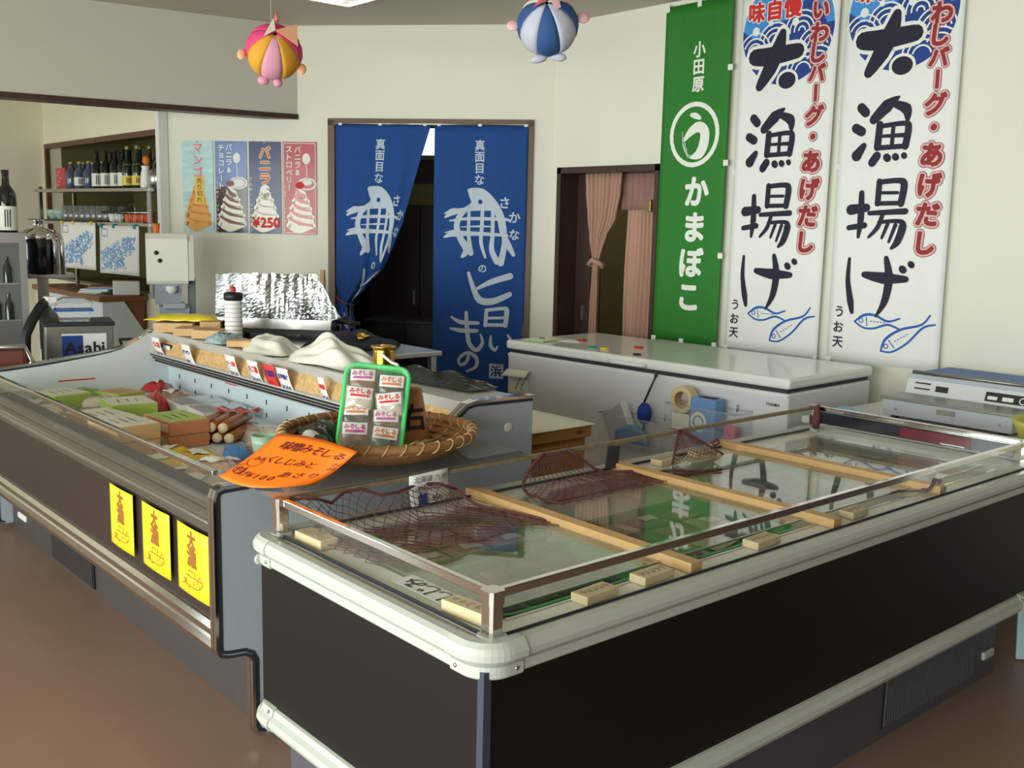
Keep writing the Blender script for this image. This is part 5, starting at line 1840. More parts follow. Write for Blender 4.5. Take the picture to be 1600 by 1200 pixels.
for i, (x, y, w, d, h, rz, lb) in enumerate(((2.22, 5.20, .20, .24, .045, -40, 'flat cardboard box under the yellow packet'), (2.18, 4.98, .13, .16, .035, -38, 'small open cardboard box beside the yellow packet'), (2.20, 4.80, .14, .12, .04, -45, 'small cardboard box next to the blue patterned packet'), (2.29, 4.98, .10, .09, .06, -30, 'thin upright cardboard box behind the others on the case top'))):
    t = thing('cardboard_box', lb, 'box', (x, y, CT), R(rz), 'cardboard boxes on the case top')
    MB().box(-w / 2, w / 2, -d / 2, d / 2, 0, h).build('body', 'box_tan', t)
    MB().box(-w / 2, -.002, -d / 2, d / 2, h, h + .002).build('flap', 'box_tan', t)
    MB().box(.002, w / 2, -d / 2, d / 2, h, h + .002).build('flap', 'box_tan', t)
mat('pack_blue_white', (150, 172, 214), .3, var=.6, scale=50, coat=.4)
pack(2.17, 4.58, CT, .16, .13, .05, 20, 'pack_blue_white', 'blue and white patterned packet on the case top', None, True, 2)
o = MB().cbox(-.06, .06, -.04, .04, 0, .03, .004).build('wood_block', 'pine', loc=(2.17, 4.40, CT), rot=R(-35))
tag(o, 'small orange-brown wooden block on the case top beside the plastic bag', 'block')
t = thing('sauce_bottle', 'white ribbed squeeze bottle with black collar and red tip', 'bottle', (2.30, 4.74, CT))
MB().lathe([(.042, 0), (.043, .01)] + [(.043 + (.0015 if i % 2 else -.0015), .014 + i * .0105) for i in range(16)] + [(.040, .186)], 20).build('body', 'card_white', t)
for i in range(8):
    MB().lathe([(.0438, 0), (.0446, .0015), (.0438, .003)], 20, cap=False).build('ring', mat('ring_brown', (150, 120, 100), .5), t, loc=(0, 0, .018 + i * .0215))
MB().lathe([(.040, .186), (.046, .19), (.047, .22), (.036, .226), (.02, .228), (0, .228)], 20).build('collar', 'black', t)
MB().lathe([(.012, .226), (.014, .235), (.012, .25), (.006, .256), (0, .256)], 12).build('tip', 'magnet_red', t)
# stainless griddle with foil wind guard
t = thing('griddle', 'stainless tray griddle on short legs behind the squeeze bottle', 'griddle', (2.70, 4.95, .921), R(-46))
MB().prism([(-.30, .05), (.28, .05), (.30, .065), (.305, .10), (.297, .10), (.285, .066), (-.285, .066), (-.297, .10), (-.305, .10)], 'y', -.19, .17).build('pan', 'steel', t)
MB().box(-.30, .30, -.195, -.188, .05, .10).build('front_face', 'brushed', t)
MB().box(-.28, .28, -.16, .15, .02, .05).build('burner_box', 'vent_dark', t)
for x in (-.26, .26):
    for y in (-.15, .14):
        MB().box(x - .012, x + .012, y - .012, y + .012, 0, .05).build('leg', 'black', t)
MB().tube([(.30, -.05, .085), (.36, -.06, .08), (.42, -.05, .075)], .012, 8).build('handle', 'black', t)
mat('foil', (236, 238, 240), .2, metal=1, var=.03, scale=12, bump=.12)
t = thing('foil_guard', 'crumpled aluminium foil wind guard standing behind the griddle', 'foil', (2.86, 5.20, .921), R(-44))
fr = random.Random(5)
H = {}
def foil(u, v):
    x = -.36 + .72 * u
    y = .0
    if u < .17:
        y -= (.17 - u) * 1.1
    if u > .70:
        y -= (u - .70) * 1.0
    top = .31 if u < .72 else .31 - (u - .72) * .75
    z = v * top
    cr = .006 * math.sin(x * 120 + 2 * math.sin(z * 9)) * (.3 + .7 * (x > -.1)) + .020 * math.sin(x * 17 + z * 6) * math.sin(z * 8 + x * 5 + 1)
    key = (round(u * 72), round(v * 36))
    if key not in H:
        H[key] = fr.uniform(-.0012, .0012)
    return (x, y + cr + H[key] * (1 + 2 * (u > .7)), z + .004 * math.sin(x * 60) * v)
MB().grid(foil, 72, 36, smooth=False).build('sheet', 'foil', t, thick=.002)
o = MB().cbox(-.014, .014, -.006, .006, 0, .30, .002).build('wooden_stick', 'box_tan', loc=on_back_wall(-1.545, -.03, .905), rot=(R(-4), 0, RW))
tag(o, 'narrow upright wooden stick leaning by the wide doorway frame', 'stick')
o = MB().cbox(-.12, .10, -.10, .06, 0, .86, .004).build('utility_cabinet', 'counter_pale', loc=on_back_wall(-1.62, -.20, .04), rot=RW)
tag(o, 'pale narrow cabinet against the back wall behind the griddle', 'cabinet')
# plastic bags
def plastic_bag(loc, w, d, h, rz, seed, label):
    r = random.Random(seed)
    p = [r.uniform(0, 6) for _ in range(6)]
    t = thing('plastic_bag', label, 'bag', loc, R(rz), 'crumpled plastic bags on the case top')
    def fn(u, v):
        a, b_ = 2 * u - 1, 2 * v - 1
        rr = math.sqrt(a * a + b_ * b_)
        base = max(0, 1 - rr ** 1.6)
        z = h * base * (.75 + .25 * math.sin(a * 5 + p[0]) * math.cos(b_ * 6 + p[1])) + h * .14 * abs(math.sin(a * 7 + b_ * 4 + p[2])) * base ** .5 + h * .05 * math.sin(b_ * 13 + a * 9 + p[3]) * base
        ex = 1 + .12 * math.sin(math.atan2(b_, a) * 5 + p[4])
        return (a * w / 2 * ex, b_ * d / 2 * ex, max(.002, z))
    MB().grid(fn, 34, 30).build('film', 'bag_film', t)
mat('bag_film', (240, 238, 226), .35, var=.03, scale=20, coat=.25)
plastic_bag((2.225, 4.22, CT), .24, .46, .08, -12, 3, 'long crumpled white plastic bag beside the wooden block')
plastic_bag((2.24, 3.72, CT), .25, .50, .115, 8, 8, 'big crumpled white plastic bag heaped nearest the gold spool')
o = MB().lathe([(.05, 0), (.05, .006), (.042, .010)] + [(.043 + .001 * (i % 2), .012 + i * .006) for i in range(11)] + [(.042, .080), (.050, .083), (.051, .090), (.035, .092), (.03, .086), (0, .086)], 24).build('ribbon_spool', mat('gold_foil', (214, 168, 70), .2, metal=1, var=.08), loc=(2.33, 3.46, CT))
tag(o, 'spool of shiny gold ribbon on the case top', 'spool')
mat('bag_black', (30, 34, 32), .28, var=.3, scale=20, coat=.3)
t = thing('black_bag', 'folded dark plastic bag with white edge lying along the case top', 'bag', (2.28, 3.08, CT), R(96))
def fb(u, v):
    a, b_ = 2 * u - 1, 2 * v - 1
    base = max(0, 1 - abs(a) ** 4) * max(0, 1 - abs(b_) ** 4)
    return (a * .29, b_ * .075, .003 + .035 * base * (.7 + .3 * math.sin(a * 9 + b_ * 4)) + .012 * abs(math.sin(a * 19 - b_ * 7)) * base)
MB().grid(fb, 40, 12, smooth=False).build('film', 'bag_black', t, thick=.0015)
MB().tube([(.10, .06, .03), (.16, .02, .045), (.24, -.02, .04), (.27, .01, .075)], .006, 6).build('white_edge', 'card_white', t)
t = thing('black_cloth', 'dark folded cloth with gold emblem on the work table', 'cloth', (2.72, 4.32, .921), R(-40))
MB().grid(lambda u, v: ((u - .5) * .46, (v - .5) * .26, .003 + .07 * max(0, 1 - (2 * u - 1) ** 2) * max(0, 1 - (2 * v - 1) ** 4) + .012 * math.sin(u * 18) * math.sin(v * 7)), 22, 12).build('cloth', mat('cloth_black', (36, 36, 46), .8, var=.15), t, thick=.003)
MB().lathe([(.0, .0), (.03, .0), (.022, .006), (0, .006)], 6).build('emblem', 'gold_foil', t, loc=(.06, -.09, .062), rot=(R(35), 0, 0))
MB().ball((.085, -.085, .062), .018, .018, .006).build('emblem_leaf', 'gold_foil', t)
# ---------------------------------------------------------------- kitchen: rack with bottles in front of the recess
RK = R(-81.0)
RL = (2.55, 8.60, 0)


def on_rack(x, y, z):
    c, s = math.cos(RK), math.sin(RK)
    return (RL[0] + x * c - y * s, RL[1] + x * s + y * c, z)


rk = thing('steel_rack', 'steel shelf rack with bottles and glasses in front of the framed recess', 'rack', RL, RK)
for x in (.0, 1.575):
    for y in (.0, .275):
        MB().box(x, x + .025, y, y + .025, .97, 1.745).build('post', 'steel', rk)
for z, nm in ((1.715, 'shelf'), (1.475, 'shelf')):
    MB().cbox(-.04, 1.62, -.01, .31, z - .012, z + .012, .003).build(nm, 'steel', rk)
MB().box(-.12, .95, -.03, .28, 1.488, 1.496).build('serving_mat', 'dark_wood', rk)
mat('bottle_blue', (74, 88, 112), .15, var=.15, coat=.5)
mat('bottle_black', (22, 24, 26), .12, var=.1, coat=.5)
mat('bottle_green', (34, 44, 34), .12, var=.1, coat=.5)
mat('label_white', (232, 230, 220), .6)
mat('label_yellow', (236, 206, 96), .55)
mat('cap_gold', (206, 186, 120), .35, metal=.6)


def bottle(loc, h, r, m, lab, cap, label, grp, shoulder=.62, neckband=None, labz=(.12, .42)):
    t = thing('bottle', label, 'bottle', loc, 0, grp)
    rn = r * .34
    MB().lathe([(r * .9, 0), (r, .006), (r, h * shoulder), (r * .85, h * (shoulder + .07)), (rn * 1.2, h * (shoulder + .18)), (rn, h * .88), (rn, h * .95), (0, h * .95)], 14).build('glass', m, t)
    MB().lathe([(rn * 1.15, h * .93), (rn * 1.15, h), (0, h)], 10).build('cap', cap, t)
    if lab:
        MB().lathe([(r + .001, h * labz[0]), (r + .001, h * labz[1])], 14, cap=False).build('label_band', lab, t)
        k = Ink()
        for q in range(3):
            k.stroke([(-.012 + q * .012, h * (labz[0] + .06)), (-.010 + q * .012, h * (labz[1] - .06))], .005)
        k.build('label_mark', 'ink_black', t, mp=lambda x, z, e: ((r + .0022) * math.sin(x / r - .25), -(r + .0022) * math.cos(x / r - .25), z))
    if neckband:
        MB().lathe([(r * .9, h * (shoulder + .055)), (rn * 1.35, h * (shoulder + .16))], 12, cap=False).build('neck_label', neckband, t)
    return t


TS = 1.728
GB = 'bottles on the steel rack'
ordn = ('first', 'second', 'third', 'fourth', 'fifth', 'sixth', 'seventh')
for i, x in enumerate((.345, .41, .478, .54, .615, .69)):
    bottle(on_rack(x, .10 + .07 * (i % 2), TS), .205, .042, 'bottle_blue', 'label_white' if i == 2 else None, 'cap_gold', 'short blue-grey bottle on the top rack shelf, %s from the red box' % ordn[i], GB, .58)
for i, x in enumerate((.775, .84, .90, .965, 1.035, 1.09, 1.14)):
    bottle(on_rack(x, .08 + .08 * (i % 2), TS), .275, .040, 'bottle_black', 'label_white', 'bottle_black', 'black bottle with white label on the top rack shelf, %s from the blue-grey bottles' % ordn[i], GB, .55, labz=(.06, .40))
for i, x in enumerate((1.20, 1.265, 1.33, 1.395)):
    bottle(on_rack(x, .08 + .06 * (i % 2), TS), .295, .038, 'bottle_green', 'label_yellow', 'cap_gold', 'dark bottle with yellow label on the top rack shelf, %s from the black bottles' % ordn[i], GB, .50, 'label_yellow', (.07, .30))
bottle(on_rack(1.455, .16, TS), .27, .04, 'bottle_green', None, 'bottle_green', 'plain dark green bottle on the top rack shelf beside the kettle', GB)
t = thing('gift_carton', 'red patterned carton at the left end of the top rack shelf', 'carton', on_rack(.235, .12, TS), RK)
MB().cbox(-.07, .07, -.05, .05, 0, .16, .003).build('body', mat('carton_red', (190, 70, 74), .5, var=.2, scale=60), t)
k = Ink()
for i in range(5):
    k.ring(-.04 + .02 * (i % 3), .03 + .025 * i, .006, .009, seg=8)
k.build('pattern', 'label_white', t, mp=lambda x, z, e: (x, -.0515, z))
t = thing('steel_kettle', 'grey steel kettle with raised handle at the right end of the rack', 'kettle', on_rack(1.56, .12, TS), RK)
MB().lathe([(.07, 0), (.085, .01), (.088, .08), (.075, .12), (.04, .135), (.04, .14), (.012, .145), (.012, .16), (0, .16)], 18).build('pot', 'steel', t)
MB().tube([(-.08, 0, .11), (-.07, 0, .18), (0, 0, .215), (.07, 0, .18), (.08, 0, .11)], .006, 8).build('handle', 'steel', t)
MB().tube([(-.08, 0, .06), (-.12, 0, .10), (-.14, 0, .14)], .012, 8, rs=[.016, .012, .009]).build('spout', 'steel', t)
t = thing('pitcher', 'small white pitcher with orange cap beside the kettle', 'pitcher', on_rack(1.49, .05, TS), RK)
MB().lathe([(.035, 0), (.04, .01), (.034, .10), (.026, .13), (.032, .15)], 14).build('body', 'card_white', t)
MB().ball((.01, 0, .185), .028, .028, .035).build('cap', 'ink_orange', t)
MS = 1.4885
for i in range(16):
    col = i // 2
    x = .33 + col * .085
    y = .06 + .12 * (i % 2)
    t = MB().lathe([(.026, 0), (.028, .004), (.034, .105), (.032, .105), (.026, .012), (0, .01)], 14).build('drinking_glass', MATS.get('tumbler') or glass('tumbler', (252, 253, 253), .06, opacity=.12), loc=on_rack(x, y, MS + (.008 if x < .95 else 0)))
    tag(t, 'clear tumbler on the middle rack shelf, %s row, %s from the celadon bowls' % (('front', 'rear')[i % 2], ('first', 'second', 'third', 'fourth', 'fifth', 'sixth', 'seventh', 'eighth')[col]), 'glass', 'tumblers on the rack')
for i, (x, lb) in enumerate(((.05, 'celadon bowl at the left end of the middle rack shelf'), (.17, 'celadon bowl next to the tumblers on the middle rack shelf'))):
    t = MB().lathe([(.03, 0), (.035, .006), (.055, .05), (.058, .075), (.054, .075), (.03, .012), (0, .01)], 18).build('bowl', 'celadon', loc=on_rack(x, .10, MS + .008))
    tag(t, lb, 'bowl')
for i, (x, lb) in enumerate(((1.0, 'white teacup under the small black tray on the rack'), (1.09, 'white teacup beside the condiment basket on the rack'))):
    t = thing('teacup', lb, 'cup', on_rack(x, .07, MS), RK)
    MB().lathe([(.022, 0), (.03, .02), (.036, .06), (.033, .06), (.02, .01), (0, .008)], 14).build('bowl', 'card_white', t)
    MB().tube([(.034, 0, .05), (.052, 0, .04), (.034, 0, .02)], .004, 6).build('handle', 'card_white', t)
t = rbox('serving_tray', 'black', None, -.10, .10, -.07, .07, 0, .016, .004, loc=on_rack(1.02, .09, MS + .062), rot=RK)
tag(t, 'small black tray resting on the teacups of the rack', 'tray')
t = thing('condiment_basket', 'wire basket of orange and red condiment packs on the rack', 'basket', on_rack(1.32, .09, MS), RK)
b = MB()
for x in (-.17, -.085, 0, .085, .17):
    b.tube([(x, -.07, .0), (x, -.08, .07)], .003, 5)
b.build('wires', 'steel', t)
MB().tube([(-.18, -.08, .07), (.18, -.08, .07), (.18, .08, .07), (-.18, .08, .07)], .004, 6, closed=True).build('rim', 'steel', t)
MB().box(-.17, .17, -.07, .07, 0, .004).build('floor_plate', 'steel', t)
for x, hh in ((-.10, .13), (.11, .13)):
    MB().tube([(x - .05, 0, .07), (x - .03, 0, hh), (x + .03, 0, hh), (x + .05, 0, .07)], .003, 5).build('handle', 'steel', t)
for i in range(6):
    pack_m = ('ink_orange', 'card_red')[i % 2]
    o = rbox('condiment_pack', pack_m, None, -.022, .022, -.03, .03, 0, .055, .006, loc=on_rack(1.19 + i * .052, .09, MS + .0045), rot=RK)
    tag(o, '%s condiment pack in the wire basket, %s from the teacups' % (('orange', 'red')[i % 2], ordn[i]), 'packet', 'condiment packs in the wire basket')
# two blue printed maps clipped to the lower shelf edge
mat('map_blue', (120, 168, 222), .7, var=.1)
for i, (x0, x1, z0, lb) in enumerate(((.37, .90, 1.135, 'left blue and white printed map hanging from the rack shelf'), (.945, 1.49, 1.120, 'right blue and white printed map hanging from the rack shelf'))):
    w = x1 - x0
    t = thing('hanging_map', lb, 'map', on_rack(x0, -.018, z0), RK, 'maps hanging from the rack')
    mp = lambda x, z, e: (x, .006 * math.sin(x * 9 + z * 5) - e, z)
    MB().grid(lambda u, v: mp(u * w, v * .345, 0), 10, 8).build('sheet', 'card_white', t, thick=.001)
    k = Ink()
    rr = random.Random(i + 3)
    for q in range(420):
        x = rr.uniform(.04, w - .05)
        z = rr.uniform(.03, .26)
        lim = .08 + .5 * (x / w) ** 1.2
        if z > .30 - .15 * (1 - x / w) or (x / w > .62 and z < .10 + .25 * (x / w - .62)):
            continue
        a = rr.uniform(0, PI)
        l = rr.uniform(.012, .028)
        k.stroke([(x, z), (x + l * math.cos(a), z + l * .5 * math.sin(a)), (x + l * 1.4 * math.cos(a + .6), z + l * math.sin(a + .6))], .008, sub=2, cap=False)
    k.build('map_print', 'map_blue', t, mp=mp, e=.0015)
    Ink().rect(.03, .12, .265, .27).rect(.03, .12, .315, .32).rect(.03, .035, .265, .32).rect(.115, .12, .265, .32).build('map_legend', 'ink_blue', t, mp=mp, e=.0015)
    for q in (.04, w * .4, w - .05):
        MB().cbox(q - .012, q + .012, -.012, .008, .325, .355, .003).build('clip', ('magnet_yellow', 'magnet_teal')[i], t)

# wooden counter below
kc = thing('kitchen_counter', 'brown wooden topped kitchen counter with white side panel', 'counter', (2.56, 7.30, 0))
MB().cbox(-.03, .315, -.02, 1.50, .935, .975, .005).build('worktop', mat('counter_wood', (130, 82, 46), .4, var=.12, scale=8, stretch=(6, 1, 1)), kc)
MB().prism([(.0, 0), (.0, .935), (.15, .935), (.30, .70), (.30, 0)], 'y', .0, .02).build('side_panel', mat('panel_pale', (222, 228, 238), .4, var=.01), kc)
MB().box(.15, .31, .02, .04, 0, .935).build('wood_panel', 'counter_wood', kc)
MB().box(.0, .02, .02, 1.48, 0, .935).build('front_panel', 'panel_pale', kc)
for i in range(6):
    o = MB().box(-.10, .10, -.14, .14, 0, .008).build('magazine', ('card_grey', 'paper_cream', 'celadon', 'card_white', 'map_blue', 'pack_pale')[i], loc=(2.68 + .01 * (i % 3), 7.62 + .02 * (i % 2), .9755 + i * .0085), rot=R(-70 + 9 * i))
    tag(o, '%s magazine in the pile on the wooden kitchen counter' % ('bottom', 'second lowest', 'third', 'fourth', 'second highest', 'topmost')[i], 'magazine', 'magazines on the kitchen counter')
t = thing('paper_box', 'clear-lidded white paper box at the counter end', 'box', (2.76, 7.38, .9755), R(-20))
MB().cbox(-.09, .09, -.06, .06, 0, .10, .006).build('body', 'card_white', t)
MB().box(-.085, .085, -.055, .055, .10, .103).build('top_sheet', 'box_rust', t)

# soft-serve machine in front of the back wall
sm = thing('soft_serve_machine', 'white soft-serve ice cream machine with grey base and two dark knobs', 'ice cream machine', (2.62, 6.25, 0), R(-22))
mat('machine_cream', (236, 234, 222), .35, var=.01)
mat('base_blue_grey', (168, 186, 206), .4, var=.02)
MB().prism([(-.10, 1.145), (-.085, 1.40), (-.05, 1.432), (.16, 1.432), (.16, 1.15), (.02, 1.115), (-.09, 1.125)], 'x', -.145, .10).build('head', 'machine_cream', sm)
MB().prism([(-.095, 1.145), (-.08, 1.38), (-.05, 1.425), (.155, 1.425), (.155, 1.15)], 'x', .10, .135).build('side_cover', mat('machine_side', (216, 216, 206), .4), sm)
for x, z in ((-.085, 1.315), (-.065, 1.268)):
    MB().lathe([(.013, 0), (.013, .006), (.009, .010), (0, .010)], 14).build('knob', 'black', sm, loc=(x, -.093, z), rot=(R(90), 0, 0))
Ink().ring(-.02, 1.30, .088, .092, 190, 330).rect(-.04, .06, 1.268, 1.270).rect(-.05, .05, 1.245, 1.247).build('badge_lines', 'card_grey', sm, mp=lambda x, z, e: (x, -.098 + (z - 1.145) * .06 - .002, z))
MB().prism([(-.075, 1.13), (.10, 1.13), (.13, 1.0), (.02, .99), (-.02, 1.06)], 'x', -.10, .06).build('nozzle_housing', 'machine_grey', sm)
MB().lathe([(.016, .0), (.034, .018), (.034, .045)], 16).build('nozzle', 'card_white', sm, loc=(.0, -.055, 1.065))
MB().cbox(-.05, .08, -.035, .13, .965, 1.0, .006).build('drip_tray', 'machine_grey', sm)
MB().box(-.075, .105, .0, .30, .0, .975).build('base', 'base_blue_grey', sm)
MB().box(.105, .145, .02, .30, .0, 1.15).build('rear_column', mat('column_grey', (120, 122, 124), .5), sm)
t = MB().lathe([(.018, 0), (.024, .06), (.022, .06), (.016, .004)], 14).build('paper_cup', 'ink_orange', loc=(2.565, 6.33, 1.4325))
tag(t, 'bright orange paper cup on top of the soft-serve machine', 'cup')
# glass-door refrigerator at the left edge with two bottles on top
gf = thing('glass_refrigerator', 'glass-door bottle refrigerator at the left edge of the kitchen', 'refrigerator', (1.70, 5.98, 0), R(-15))
MB().box(-.60, 0, .02, .26, .05, 1.43).build('cabinet', mat('fridge_dark', (96, 100, 98), .5), gf)
for b in ((-.60, 0, 0, .03, 1.375, 1.43), (-.035, 0, 0, .03, .08, 1.375), (-.60, -.565, 0, .03, .08, 1.375), (-.60, 0, 0, .03, .05, .10)):
    MB().box(*b).build('door_frame', 'steel', gf)
MB().box(-.565, -.035, .008, .014, .10, 1.375).build('door_glass', 'pane_glass', gf)
for z in (.75, .95, 1.15):
    MB().box(-.56, -.04, .015, .019, z, z + .008).build('shelf_edge', 'steel', gf)
for i, (x, z) in enumerate(((-.10, .96), (-.16, .96), (-.10, 1.16), (-.20, 1.16))):
    MB().lathe([(.022, 0), (.022, .08), (.009, .11), (.009, .14)], 10).build('bottle_inside', 'bottle_green', gf, loc=(x, .0165 + .0, z))
def on_fridge(x, y, z):
    a = R(-15)
    return (1.70 + x * math.cos(a) - y * math.sin(a), 5.98 + x * math.sin(a) + y * math.cos(a), z)
bottle(on_fridge(-.085, .12, 1.4305), .335, .052, 'bottle_black', 'label_white', 'bottle_black', 'big dark sake bottle standing at the right on the glass refrigerator', 'sake bottles on the refrigerator', .58, labz=(.03, .42))
bottle(on_fridge(-.20, .14, 1.4305), .335, .052, 'bottle_black', 'label_white', 'bottle_black', 'big dark sake bottle cut by the left picture edge', 'sake bottles on the refrigerator', .58, labz=(.03, .42))
# stand with coffee urn
st = thing('steel_stand', 'steel stand with bent arms carrying the black urn', 'stand', (1.90, 6.36, 0), R(-15))
MB().cbox(-.14, .16, -.10, .14, 1.165, 1.19, .004).build('top', 'steel', st)
MB().box(-.04, .02, -.06, .02, .75, 1.165).build('column', 'steel', st)
MB().prism([(-.04, 1.0), (.02, 1.0), (.10, .90), (.10, .88), (.0, .90)], 'y', -.06, .02).build('bracket', 'steel', st)
MB().cbox(-.10, .14, -.10, .14, .0, .04, .006).build('foot', 'steel', st)
MB().box(-.035, .015, -.055, .015, .04, .75).build('column_lower', 'steel', st)
ur = thing('coffee_urn', 'glossy black urn with chrome tubes and domed top', 'urn', (1.88, 6.35, 1.1905), R(-15))
MB().lathe([(.095, 0), (.10, .01), (.10, .20), (.085, .235), (.03, .25), (.028, .30), (0, .30)], 22).build('tank', mat('urn_black', (18, 18, 34), .12, coat=.5), ur)
MB().lathe([(.104, .20), (.104, .215), (.088, .25), (.032, .262), (.030, .30), (.034, .302), (.034, .31), (0, .31)], 22).build('dome', 'chrome', ur)
for x in (.075, .115):
    MB().tube([(x, -.085, .0), (x, -.085, .18), (x - .01, -.07, .215), (x - .05, -.04, .235)], .013, 8).build('tube', 'chrome', ur)
# side table with beer cooler and lunch box
tb = thing('side_table', 'low steel side table behind the display case', 'table', (1.68, 5.60, 0), R(-15))
MB().cbox(-.12, .60, -.06, .40, .60, .625, .004).build('top', 'steel', tb)
for x in (.0, .55):
    for y in (-.04, .36):
        MB().box(x, x + .025, y, y + .025, 0, .60).build('leg', 'steel', tb)
bc = thing('beer_cooler', 'grey steel beer cooler box with blue and white brand label', 'cooler', (1.72, 5.72, .6255), R(-15))
MB().cbox(-.02, .32, 0, .30, 0, .32, .006).build('case', 'machine_steel', bc)
MB().cbox(-.03, .33, -.01, .31, .315, .335, .005).build('lid', 'vent_dark', bc)
MB().cbox(.06, .285, -.004, .002, .02, .275, .02).build('label_plate', 'card_white', bc)
Ink().rect(.06, .165, .02, .265).build('label_field', 'ink_deep_blue', bc, e=.0055)
Ink().row('Asahi', .072, .20, .088, bold=.025).build('brand', 'ink_black', bc, e=.007)
Ink().row('DRY', .18, .14, .03, bold=.02).build('sub_brand', 'ink_blue', bc, e=.007)
lb = thing('food_container', 'clear food container with blue band and grey lid on the beer cooler', 'container', (1.87, 5.78, .9615), R(-15))
MB().prism([(-.075, 0), (.075, 0), (.095, .10), (-.095, .10)], 'y', -.06, .06).build('tub', 'clear_plastic', lb)
MB().cbox(-.098, .098, -.065, .065, .055, .066, .003).build('band', 'ink_blue', lb)
MB().prism([(-.10, .10), (.10, .10), (.05, .125), (-.05, .128)], 'y', -.07, .07).build('lid', 'card_grey', lb)
hs = thing('black_hose', 'thick black rubber hose bending down beside the beer cooler', 'hose', (1.60, 5.73, .6255))
MB().tube([(.14, .08, .44), (.10, .05, .42), (.04, .0, .35), (.0, -.02, .28), (-.01, -.03, .15), (0, -.03, .0)], .026, 10).build('tube', 'black', hs)
MB().cbox(.13, .19, .05, .11, .42, .47, .008).build('coupling', 'card_white', hs)
t = thing('white_tub', 'shallow white plastic tub with black grip behind the display case', 'tub', (2.07, 5.60, .6255), R(-15))
MB().cbox(-.0, .20, -.05, .16, 0, .21, .012).build('body', 'card_white', t)
MB().tube([(-.01, -.04, .20), (-.015, .05, .235), (.10, .16, .225)], .008, 6).build('grip', 'black', t)
# brown vinyl chair at the lower left
cr = thing('kitchen_chair', 'brown vinyl chair behind the far end of the display case', 'chair', (1.34, 5.56, 0), R(-15))
mat('vinyl_brown', (104, 56, 48), .4, var=.1)
MB().cbox(-.24, .22, -.05, .40, .42, .50, .03).build('seat', 'vinyl_brown', cr)
MB().cbox(-.24, .22, -.14, -.07, .50, .87, .03).build('backrest', 'vinyl_brown', cr)
MB().tube([(.225, -.13, .45), (.235, -.13, .80), (.20, -.13, .885), (-.20, -.13, .885)], .014, 8).build('back_frame', 'steel', cr)
for x in (-.2, .18):
    for y in (-.02, .36):
        MB().tube([(x, y, .42), (x * 1.08, y, 0)], .014, 8).build('leg', 'steel', cr)
# ---------------------------------------------------------------- paper balloons hanging from the ceiling
mat('thread', (200, 190, 180), .8)


def paper(name, col):
    m = mat(name, col, .75, var=.06, scale=10)
    b = m.node_tree.nodes['Principled BSDF']
    b.inputs['Transmission Weight'].default_value = 0.0
    return m
for nm, c in (('paper_pink', (214, 62, 120)), ('paper_gold', (212, 152, 40)), ('paper_rose', (216, 150, 170)), ('paper_salmon', (250, 178, 140)), ('paper_navy', (46, 84, 142)), ('paper_lilac', (196, 196, 214)), ('paper_blush', (240, 190, 196)), ('paper_red', (226, 110, 100)), ('paper_cream2', (226, 214, 196))):
    paper(nm, c)


def balloon(label, loc, r, rot, gores, fins, thread_top):
    t = thing('paper_balloon', label, 'balloon', loc, rot)
    n = len(gores)
    for i, g in enumerate(gores):
        a0, a1 = 2 * PI * (i - .5) / n, 2 * PI * (i + .5) / n
        def fn(u, v, a0=a0, a1=a1):
            th = PI * (.02 + .96 * v)
            a = a0 + (a1 - a0) * u
            rr = r * (1 - .045 * (2 * u - 1) ** 2 * 0 + .0) * math.sin(th)
            rr *= 1 - .03 * (1 - (2 * u - 1) ** 2) * -1
            return (rr * math.cos(a), rr * math.sin(a), r * .95 * math.cos(th))
        MB().grid(fn, 5, 12).build('gore', g, t, thick=.0012)
    for nm, m, c, s, rr in fins:
        MB().ball((0, 0, 0), *s).build(nm, m, t, loc=c, rot=rr)
    return t
b1 = balloon('pink and gold paper fish balloon hanging from the ceiling', (1.889, 3.525, 2.138), .100, (R(58), R(6), R(-28)),
             ['paper_pink', 'paper_pink', 'paper_pink', 'paper_pink', 'paper_pink', 'paper_gold', 'paper_rose', 'paper_gold'],
             [('fin', 'paper_salmon', (-.112, -.035, .0), (.016, .026, .008), (0, 0, 0)), ('fin', 'paper_salmon', (.105, -.05, -.01), (.016, .026, .008), (0, 0, 0)),
              ('tail', 'paper_rose', (-.028, -.092, -.055), (.022, .018, .016), (0, 0, 0)), ('tail', 'paper_rose', (.024, -.092, -.055), (.018, .018, .016), (0, 0, 0))], 2.79)
def fold(t, name, m, pts):
    MB().add(pts, [(0, 1, 2), (0, 2, 3)] if len(pts) == 4 else [(0, 1, 2)]).build(name, m, t, thick=.0015)
fold(b1, 'ribbon', 'paper_salmon', [(.0, .005, .108), (.072, .06, .095), (.082, -.03, .085)])
fold(b1, 'ribbon', 'paper_cream2', [(.0, .005, .108), (-.012, .055, .112), (-.040, -.03, .105)])
MB().tube([(0, .07, .085), (-.004, .11, .085)], .008, 6, rs=[.008, .003]).build('knot', 'paper_red', b1)
b2 = balloon('blue and white paper fish balloon hanging from the ceiling', (2.700, 2.932, 2.268), .112, (R(54), R(-4), R(-43)),
             ['paper_navy', 'paper_cream2', 'paper_navy', 'paper_cream2', 'paper_navy', 'paper_lilac', 'paper_navy', 'paper_lilac'],
             [('fin', 'paper_blush', (-.128, .0, .01), (.026, .026, .010), (0, 0, 0)), ('fin', 'paper_blush', (.132, .02, .01), (.026, .030, .010), (0, 0, R(15))),
              ('tail', 'paper_lilac', (-.036, -.098, -.066), (.034, .016, .016), (0, 0, R(14))), ('tail', 'paper_lilac', (.036, -.096, -.066), (.032, .016, .016), (0, 0, R(-10)))], 2.79)
